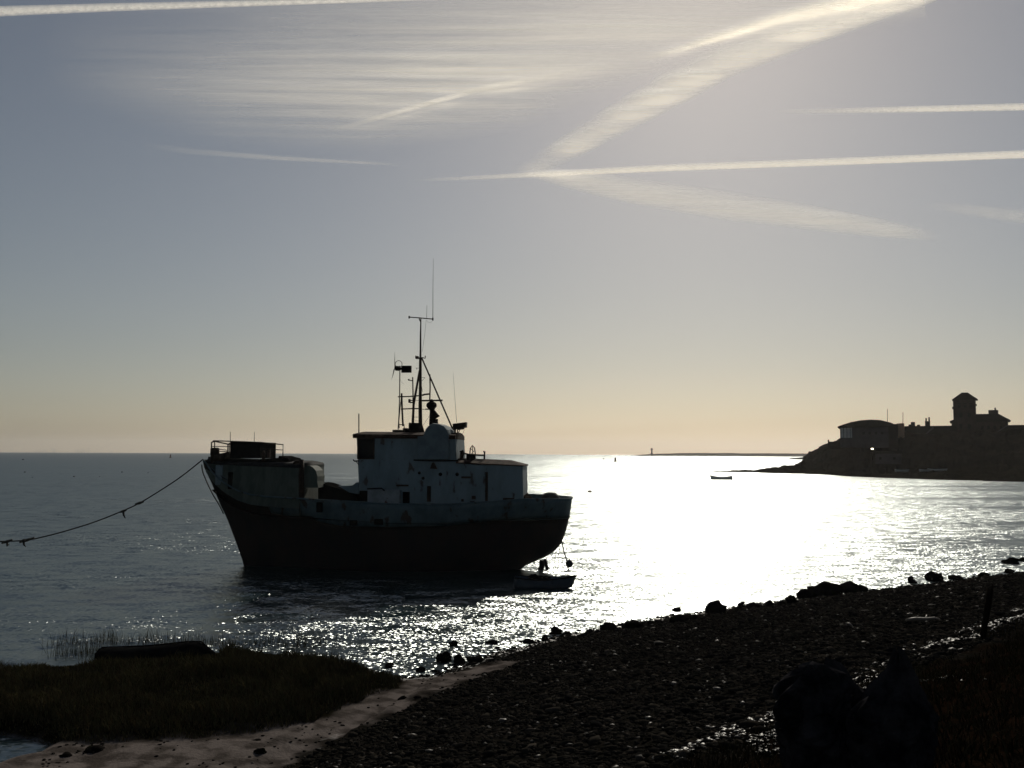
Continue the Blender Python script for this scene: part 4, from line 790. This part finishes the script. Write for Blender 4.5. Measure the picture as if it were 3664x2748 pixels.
# towered house
b = HBld('towered_house', 'tall stone house with a pyramid roofed square tower, highest on the headland', 3500, 1600, 320)
tw = b.block('tower', 3414, 1430, 3491, 1610, -1, 7, 'stone'); p0, p1, p2, p3 = b.q(3405, 1429, -1.8), b.q(3499, 1429, -1.8), b.q(3440, 1402, 3), b.q(3462, 1402, 3)
MB().add([(p0.x, -1.8, p0.z), (p1.x, -1.8, p0.z), (p1.x, 7.8, p0.z), (p0.x, 7.8, p0.z), (p2.x, 2.3, p2.z), (p3.x, 2.3, p2.z), (p3.x, 3.7, p2.z), (p2.x, 3.7, p2.z)], [(3, 2, 1, 0), (0, 1, 5, 4), (1, 2, 6, 5), (2, 3, 7, 6), (3, 0, 4, 7), (4, 5, 6, 7)]).build('tower_roof', M['slate'], tw)
for (a, b_) in [(3432, 1450), (3453, 1450), (3474, 1450), (3438, 1485), (3468, 1485), (3438, 1525), (3468, 1525)]: p, q = b.q(a - 5, b_ + 8, -1), b.q(a + 5, b_ - 8, -1); MB().box(p.x, q.x, -1.08, -.9, p.z, q.z).build('window', M['glass'], tw)
b.block('tower_ledge', 3406, 1454, 3418, 1460, 0, 6, 'stone'); b.block('tower_ledge', 3410, 1446, 3495, 1449, -1.3, 7.2, 'stone')
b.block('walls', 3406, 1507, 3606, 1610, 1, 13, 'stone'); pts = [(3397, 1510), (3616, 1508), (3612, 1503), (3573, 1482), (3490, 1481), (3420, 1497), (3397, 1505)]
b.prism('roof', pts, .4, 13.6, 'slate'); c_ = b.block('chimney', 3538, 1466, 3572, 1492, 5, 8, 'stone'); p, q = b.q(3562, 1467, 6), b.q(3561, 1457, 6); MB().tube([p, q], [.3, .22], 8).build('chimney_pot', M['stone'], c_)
b.windows([(3515 + 22 * i, 1530) for i in range(4)] + [(3515 + 22 * i, 1562) for i in range(4)], 1)
b = HBld('gabled_cottage', 'dark cottage with a pale gable edge at the right edge below the tower house', 3620, 1600, 305)
b.prism('walls', [(3545, 1610), (3760, 1610), (3760, 1560), (3545, 1560)], 0, 8, 'stone'); b.prism('roof', [(3540, 1563), (3765, 1563), (3745, 1521), (3606, 1521)], -.4, 8.4, 'slate')
MB().tube([b.q(3545, 1560, -.5), b.q(3575, 1541, -.5), b.q(3603, 1523, -.5)], [.12, .2, .25], 6).build('pale_verge', M['clad'], b.r); b.windows([(3580, 1585), (3610, 1585), (3645, 1585)], 0)
b = HBld('shore_shed', 'low pale walled shed on the slope under the curved roof building', 3180, 1655, 280)
b.prism('walls', [(3132, 1660), (3225, 1660), (3225, 1622), (3132, 1622)], 0, 6, 'clad'); b.prism('roof', [(3125, 1623), (3232, 1623), (3225, 1614), (3130, 1616)], -.3, 6.3, 'slate'); b.windows([(3150, 1640), (3200, 1640)], 0, w=9, h=9)
LM = bpy.data.materials.new('glint_glow'); LM.use_nodes = True; bb = LM.node_tree.nodes['Principled BSDF']; bb.inputs['Emission Color'].default_value = (1, .86, .6, 1); bb.inputs['Emission Strength'].default_value = 9  # emission stands in for a glint on the headland, not a real lamp
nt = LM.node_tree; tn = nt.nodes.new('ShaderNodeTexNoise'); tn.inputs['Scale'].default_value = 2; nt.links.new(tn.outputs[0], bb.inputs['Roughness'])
c = P(3121, 1606, 279); lr = empty('glowing_glint', (c.x, c.y, c.z - 2.2)); tag(lr, 'bright glint made as a glowing head on an added post on the dark headland slope', 'glint')
MB().tube([(0, 0, -1), (0, 0, 2.0)], .08, 6).build('glint_post', M['steel'], lr); MB().lathe((0, 0, 2.2), [(.15, -.2), (.35, -.1), (.35, .1), (.15, .2)], 10).build('glint_head', LM, lr)  # post and glowing head are added to carry the glint
# stranded pale boats on the far beach
for i, (a, b_, ln, lb) in enumerate([(3228, 1686, 3.6, 'pale stranded boat, leftmost on the far beach'), (3310, 1685, 2.8, 'pale stranded boat in the middle of the far beach'), (3355, 1683, 5.2, 'longest pale stranded boat, rightmost on the far beach')]):
    c = P(a, b_, 268); rowboat('stranded_boat', (c.x, c.y, c.z - .1), .03 * i, ln, 1.4, .5, M['shopglass'], lb, .1, False)['group'] = 'stranded boats on the far beach'
b = HBld('slipway', 'thin low slipway poking left from the point of the headland', 2850, 1640, 330, 'slipway')
MB().hexa([b.q(2824, 1642), b.q(2880, 1644), b.q(2880, 1644, 3), b.q(2824, 1642, 3), b.q(2824, 1640), b.q(2880, 1636), b.q(2880, 1636, 3), b.q(2824, 1640, 3)]).build('ramp', M['stone'], b.r)
# far spit of land with a beacon
def spit():
    Y0 = 4200; cols = np.arange(2290, 3400, 6.0); vs = []; n = 5
    for a in cols:
        h = float(np.interp(a, [2290, 2340, 2425, 2520, 3400], [0, 4, 8.5, 10.5, 10])); z0 = 0
        hor = CY + 250 + (a - CX) * .0039; top = H + (h * .62) / FPX * Y0
        nz = float(fnoise(a * .02, 3.3, 1, 3, 90)) * 1.6 * min(1, h / 6)
        x = P(a, hor, Y0).x
        tz = max((h / 10.5) * 13 + nz, .1) if h > 0 else -.5
        for dy, k in ((0, -.1), (60, .7), (160, 1), (400, 1), (600, 0)): vs.append((x, Y0 + dy, tz * k if k > 0 else -.5))
    fs = [(i * n + j, (i + 1) * n + j, (i + 1) * n + j + 1, i * n + j + 1) for i in range(len(cols) - 1) for j in range(n - 1)]
    o = mesh_obj('far_spit', vs, fs, M['dune']); tag(o, 'low pale brown island on the horizon', None, None, 'structure')
spit()
c = P(2332, 1624, 4200); bc = empty('beacon', (c.x, c.y, 0)); tag(bc, 'tiny beacon tower at the left tip of the far island', 'beacon'); k = 4200 / FPX
MB().lathe((0, 0, 0), [(5 * k, 0), (3.2 * k, 12 * k), (2.6 * k, 20 * k)], 8).build('tower', M['dune'], bc); MB().lathe((0, 0, 0), [(4 * k, 20 * k), (4 * k, 25 * k), (1 * k, 28 * k)], 8).build('lantern', M['dune'], bc)
# wind turbines far out at sea
def turbine(a, hpx, label, i):
    Y0 = 12500; q = P(a, 1620, Y0); k = Y0 / FPX; r = empty('offshore_wind_turbine', (q.x, Y0, 0)); tag(r, label, 'wind turbine', 'offshore wind turbines on the horizon'); h = hpx * k * .72
    MB().tube([(0, 0, -1), (0, 0, h)], [4, 2.5], 6).build('tower', M['turbine'], r); MB().box(-4, 4, -4, 5, h - 3, h + 4).build('nacelle', M['turbine'], r)
    for j in range(3): t = 2.0944 * j + i * .7; MB().tube([(0, -5, h), (math.sin(t) * hpx * k * .3, -5, h + math.cos(t) * hpx * k * .3)], [2.5, .8], 5).build('blade', M['turbine'], r)
tl = [(130, 10), (142, 11), (152, 10), (163, 12), (190, 18), (196, 14), (272, 14), (280, 12), (292, 15), (303, 13), (318, 19), (400, 10)]
nm = ['leftmost', 'second', 'third', 'fourth', 'fifth and tall', 'sixth', 'seventh', 'eighth', 'ninth', 'tenth', 'eleventh and tallest', 'rightmost, lone']
for i, (a, h) in enumerate(tl): turbine(a, h, 'faint offshore wind turbine on the horizon, %s counting from the left' % nm[i], i)
# ------------------------------------------------------------------ contrails and cirrus: real layers of ice cloud 8 km up, lit by the sun
ALT = 8000.0
def cloud_mat(name, dens, streak=(6, 60), feather=1.2, power=1.0, comb=None, floor=.35, fade=(0.0, 0.0), seed=0.0, world=None):
    m = bpy.data.materials.new(name); m.use_nodes = True; n, l = m.node_tree.nodes, m.node_tree.links; n.remove(n['Principled BSDF']); out = n['Material Output']
    def math_(op, a, b_=None, c=None, cl=False):
        q = n.new('ShaderNodeMath'); q.operation = op; q.use_clamp = cl
        for i, v in enumerate((a, b_, c)):
            if v is None: continue
            if isinstance(v, (int, float)): q.inputs[i].default_value = v
            else: l.new(v, q.inputs[i])
        return q.outputs[0]
    def attr(x): q = n.new('ShaderNodeAttribute'); q.attribute_name = x; return q.outputs['Fac']
    ac, al = attr('across'), attr('along')
    e = math_('SUBTRACT', 1, math_('POWER', math_('ABSOLUTE', ac), 2.0), cl=True); e = math_('POWER', e, feather)
    cb = n.new('ShaderNodeCombineXYZ'); l.new(math_('MULTIPLY', al, streak[0]), cb.inputs[0]); l.new(math_('MULTIPLY', ac, streak[1]), cb.inputs[1]); cb.inputs[2].default_value = seed
    if comb: l.new(math_('ADD', math_('MULTIPLY', al, streak[0]), math_('MULTIPLY', ac, comb)), cb.inputs[0])
    t = n.new('ShaderNodeTexNoise'); t.inputs['Scale'].default_value = 1; t.inputs['Detail'].default_value = 5; t.inputs['Roughness'].default_value = .6
    if world:
        gg = n.new('ShaderNodeNewGeometry'); mp = n.new('ShaderNodeMapping'); mp.inputs['Rotation'].default_value = (0, 0, R(world[2])); mp.inputs['Scale'].default_value = (1 / world[0], 1 / world[1], 0); mp.inputs['Location'].default_value = (seed, seed * .7, 0)
        l.new(gg.outputs['Position'], mp.inputs[0]); l.new(mp.outputs[0], t.inputs[0]); t.inputs['Distortion'].default_value = .6; t.inputs['Roughness'].default_value = .68
    else: l.new(cb.outputs[0], t.inputs[0])
    mr = n.new('ShaderNodeMapRange'); mr.inputs['From Min'].default_value = .32; mr.inputs['From Max'].default_value = .72; mr.inputs['To Min'].default_value = floor; mr.inputs['To Max'].default_value = 1; l.new(t.outputs[0], mr.inputs[0])
    if world:
        m3 = n.new('ShaderNodeMapping'); m3.inputs['Scale'].default_value = (1 / world[0] * .55, 1 / world[1] * .14, 0); m3.inputs['Location'].default_value = (seed * 2.3, seed, 0); l.new(gg.outputs['Position'], m3.inputs[0])
        t3 = n.new('ShaderNodeTexNoise'); t3.inputs['Scale'].default_value = 1; t3.inputs['Detail'].default_value = 3; l.new(m3.outputs[0], t3.inputs[0])
        r3 = n.new('ShaderNodeMapRange'); r3.inputs['From Min'].default_value = .35; r3.inputs['From Max'].default_value = .62; r3.inputs['To Min'].default_value = .55; r3.inputs['To Max'].default_value = 1.1; l.new(t3.outputs[0], r3.inputs[0]); e = math_('MULTIPLY', e, r3.outputs[0])
    a = math_('MULTIPLY', math_('POWER', mr.outputs[0], power), e); a = math_('MULTIPLY', a, dens)
    if fade[0] > 0: a = math_('MULTIPLY', a, math_('MULTIPLY', al, 1 / fade[0], cl=True))
    if fade[1] > 0: a = math_('MULTIPLY', a, math_('MULTIPLY', math_('SUBTRACT', 1, al), 1 / fade[1], cl=True))
    tr = n.new('ShaderNodeBsdfTranslucent'); tr.inputs[0].default_value = (1, .96, .88, 1); df = n.new('ShaderNodeBsdfDiffuse'); df.inputs[0].default_value = (.95, .95, .95, 1)
    ad = n.new('ShaderNodeAddShader'); l.new(tr.outputs[0], ad.inputs[0]); l.new(df.outputs[0], ad.inputs[1]); tp = n.new('ShaderNodeBsdfTransparent'); mx = n.new('ShaderNodeMixShader')
    mx2 = n.new('ShaderNodeMixShader'); mx2.inputs[0].default_value = .0
    l.new(a, mx.inputs[0]); l.new(tp.outputs[0], mx.inputs[1]); l.new(ad.outputs[0], mx.inputs[2]); l.new(mx.outputs[0], out.inputs['Surface'])
    return m
def ribbon(name, centre, m, label, cat, group=None, kind=None, nl=60, thick=.08, nc=6):
    # centre: list of (px, py, half height in px); straight sheet slightly lens shaped in section
    t = np.array([0.0]); P3 = [(a, b_, w) for a, b_, w in centre]; seg = [0]
    for i in range(1, len(P3)): seg.append(seg[-1] + math.hypot(P3[i][0] - P3[i - 1][0], P3[i][1] - P3[i - 1][1]))
    vs = []; fs = []; ac = []; al = []; ring = 2 * nc
    for i in range(nl + 1):
        s_ = seg[-1] * i / nl; a = np.interp(s_, seg, [q[0] for q in P3]); b_ = np.interp(s_, seg, [q[1] for q in P3]); w = np.interp(s_, seg, [q[2] for q in P3])
        j = min(max(np.searchsorted(seg, s_) - 1, 0), len(P3) - 2); dx, dy = P3[j + 1][0] - P3[j][0], P3[j + 1][1] - P3[j][1]; L_ = math.hypot(dx, dy); nx_, ny_ = -dy / L_, dx / L_
        e0, e1 = PZ(a - nx_ * w, b_ - ny_ * w, ALT), PZ(a + nx_ * w, b_ + ny_ * w, ALT); wd = (e1 - e0).length
        for k in range(ring):
            ph = 2 * math.pi * k / ring; c = math.cos(ph); p = (e0 + e1) / 2 + (e1 - e0) / 2 * c; p.z += math.sin(ph) * wd * thick * .5; vs.append(p); ac.append(c); al.append(i / nl)
    for i in range(nl):
        for k in range(ring): fs.append((i * ring + k, i * ring + (k + 1) % ring, (i + 1) * ring + (k + 1) % ring, (i + 1) * ring + k))
    o = mesh_obj(name, vs, fs, m, None, True)
    for nm_, arr in (('across', ac), ('along', al)): at = o.data.attributes.new(nm_, 'FLOAT', 'POINT'); at.data.foreach_set('value', np.array(arr, np.float32))
    tag(o, label, cat, group, kind); return o
cg = 'contrails crossing the sky'
ribbon('contrail', [(-250, 58, 24), (0, 40, 20), (400, 26, 16), (900, 12, 12), (1500, -6, 10), (1900, -14, 8)], cloud_mat('contrail_a', .65, (90, 1.5), 1.0, fade=(0, .3), floor=.55), 'contrail crossing the top left corner of the sky', 'contrail', cg)
ribbon('contrail', [(1480, 645, 5), (1700, 636, 8), (2000, 620, 11), (2400, 600, 13), (3000, 578, 14), (3664, 552, 15), (4000, 540, 16)], cloud_mat('contrail_b', .8, (160, 1.2), .9, fade=(.28, 0), floor=.7, seed=3), 'long nearly level contrail meeting the broad feathered one at its left end', 'contrail', cg)
ribbon('contrail', [(2760, 400, 8), (3000, 396, 10), (3300, 390, 12), (3664, 382, 14), (3950, 376, 15)], cloud_mat('contrail_c', .75, (70, 1.2), .9, fade=(.45, 0), floor=.6, seed=5), 'short level contrail running off the right edge above the longest one', 'contrail', cg)
ribbon('contrail', [(2260, 222, 8), (2420, 178, 14), (2620, 118, 20), (2800, 62, 28), (2960, 25, 36), (3150, -20, 40), (3300, -60, 40)], cloud_mat('contrail_d', .95, (14, 2), 1.1, fade=(.25, 0), floor=.6, seed=8), 'bright contrail climbing to the top edge right of centre', 'contrail', cg)
ribbon('contrail', [(1180, 470, 9), (1400, 408, 11), (1560, 362, 11), (1720, 318, 12), (1900, 285, 14), (2060, 255, 14), (2280, 222, 14)], cloud_mat('contrail_e', .6, (16, 2), 1.0, fade=(.3, .55), floor=.5, seed=9), 'short faint contrail slanting up through the middle of the cirrus', 'contrail', cg)
ribbon('contrail', [(1850, 630, 26), (2000, 545, 50), (2200, 430, 62), (2400, 318, 72), (2600, 215, 66), (2800, 142, 62), (3000, 78, 52), (3200, 20, 36), (3350, -20, 26)], cloud_mat('contrail_f', 1.0, (26, 2.0), 1.5, 1.1, floor=.30, fade=(.14, 0), seed=12, world=(3800, 560, 6)), 'broad feathered old contrail rising diagonally to the top right', 'contrail', cg, nl=90, nc=8)
ribbon('contrail', [(1830, 598, 22), (2050, 640, 40), (2300, 688, 50), (2600, 735, 54), (2900, 778, 46), (3150, 815, 34), (3360, 848, 20)], cloud_mat('contrail_g', .52, (20, 2.4), 1.3, 1.1, floor=.3, fade=(.12, .12), seed=15, world=(7000, 900, -12)), 'broad fading contrail sloping down to the right under the longest one', 'contrail', cg, nl=90, nc=8)
ribbon('contrail', [(500, 520, 14), (700, 543, 12), (1000, 566, 9), (1300, 582, 6), (1450, 590, 4)], cloud_mat('contrail_h', .2, (12, 2), 1.0, fade=(.5, .15), floor=.5, seed=17), 'very faint thin contrail low in the left half of the sky', 'contrail', cg)
ribbon('contrail', [(3300, 728, 14), (3450, 750, 20), (3664, 775, 26), (3900, 800, 26)], cloud_mat('contrail_i', .2, (8, 2), 1.0, fade=(.4, 0), floor=.4, seed=19), 'faint hazy contrail at the right edge below the others', 'contrail', cg)
ribbon('cirrus', [(150, 170, 200), (800, 200, 330), (1300, 190, 370), (1800, 140, 350), (2200, 70, 270), (2700, -20, 220), (3300, -80, 170)], cloud_mat('cirrus', .66, (3.0, 26), 1.8, 1.3, floor=.22, fade=(.45, 0), seed=22, world=(9000, 700, -5)), 'thin streaky cirrus veil over the upper middle of the sky', 'cirrus cloud', None, 'stuff', 80, .03, 10)

# ------------------------------------------------------------------ haze: thin even air over the bay
HZ = bpy.data.materials.new('haze_air'); HZ.use_nodes = True; n, l = HZ.node_tree.nodes, HZ.node_tree.links; n.remove(n['Principled BSDF'])
pv = n.new('ShaderNodeVolumePrincipled'); pv.inputs['Color'].default_value = (.95, .93, .90, 1); pv.inputs['Density'].default_value = .00006; pv.inputs['Anisotropy'].default_value = .5
l.new(pv.outputs[0], n['Material Output'].inputs['Volume'])
o = MB().box(-16000, 16000, -60, 15500, -3, 190).build('haze', HZ); tag(o, 'thin pale sea haze', None, None, 'stuff')

# ------------------------------------------------------------------ two big dark boulders close by on the bank
def crag(prof, cx_px, Y, label, seed):
    # prof: (py, left px, right px) from the top down; real depth = width
    vs = []; fs = []; n = 28; rr = np.random.default_rng(seed); o1 = rr.random(3) * 40
    base = P(cx_px, 2748, Y); g0 = float(zground(base.x, Y, False)); rows = []
    for (py, a, b_) in prof:
        q0, q1 = P(a, py, Y), P(b_, py, Y); rows.append(((q0.x + q1.x) / 2, (q1.x - q0.x) / 2, q0.z))
    rows.append((rows[-1][0], rows[-1][1] * 1.02, g0 - .15)); rows.sort(key=lambda t: t[2])
    zz = np.linspace(rows[0][2], rows[-1][2], 26); rz_ = [q[2] for q in rows]
    for z in zz:
        cx = float(np.interp(z, rz_, [q[0] for q in rows])); w = float(np.interp(z, rz_, [q[1] for q in rows]))
        for k in range(n):
            t = 2 * math.pi * k / n; c, s_ = math.cos(t), math.sin(t); nz = float(fnoise(c * 1.2 + o1[0] + z * .6, s_ * 1.2 + o1[1] + z * 2.2, 1.6, 5, 75)); m_ = w * (1 + .55 * nz)
            vs.append((cx - base.x + c * m_, s_ * m_ * .8, z - g0 + .12 * float(fnoise(c * 2 + o1[2], s_ * 2, 1.1, 3, 77)) * (z > zz[4])))
    m = len(zz)
    for i in range(m - 1):
        for k in range(n): fs.append((i * n + k, i * n + (k + 1) % n, (i + 1) * n + (k + 1) % n, (i + 1) * n + k))
    fs += [tuple(range(n))[::-1], tuple((m - 1) * n + k for k in range(n))]
    o = mesh_obj('boulder', vs, fs, M['crag'], None, False); o.location = (base.x, Y, g0); tag(o, label, 'boulder', 'big boulders on the near bank')
crag([(2392, 2890, 2960), (2410, 2850, 3020), (2450, 2812, 3060), (2510, 2790, 3085), (2600, 2796, 3075), (2748, 2806, 3075)], 2930, 7.3, 'broad blocky dark boulder, left of the big pair on the near bank', 5)
crag([(2338, 3205, 3232), (2370, 3196, 3252), (2430, 3172, 3286), (2490, 3110, 3318), (2545, 3072, 3346), (2620, 3066, 3346), (2748, 3075, 3330)], 3205, 7.0, 'pointed dark boulder, right of the big pair on the near bank', 9)
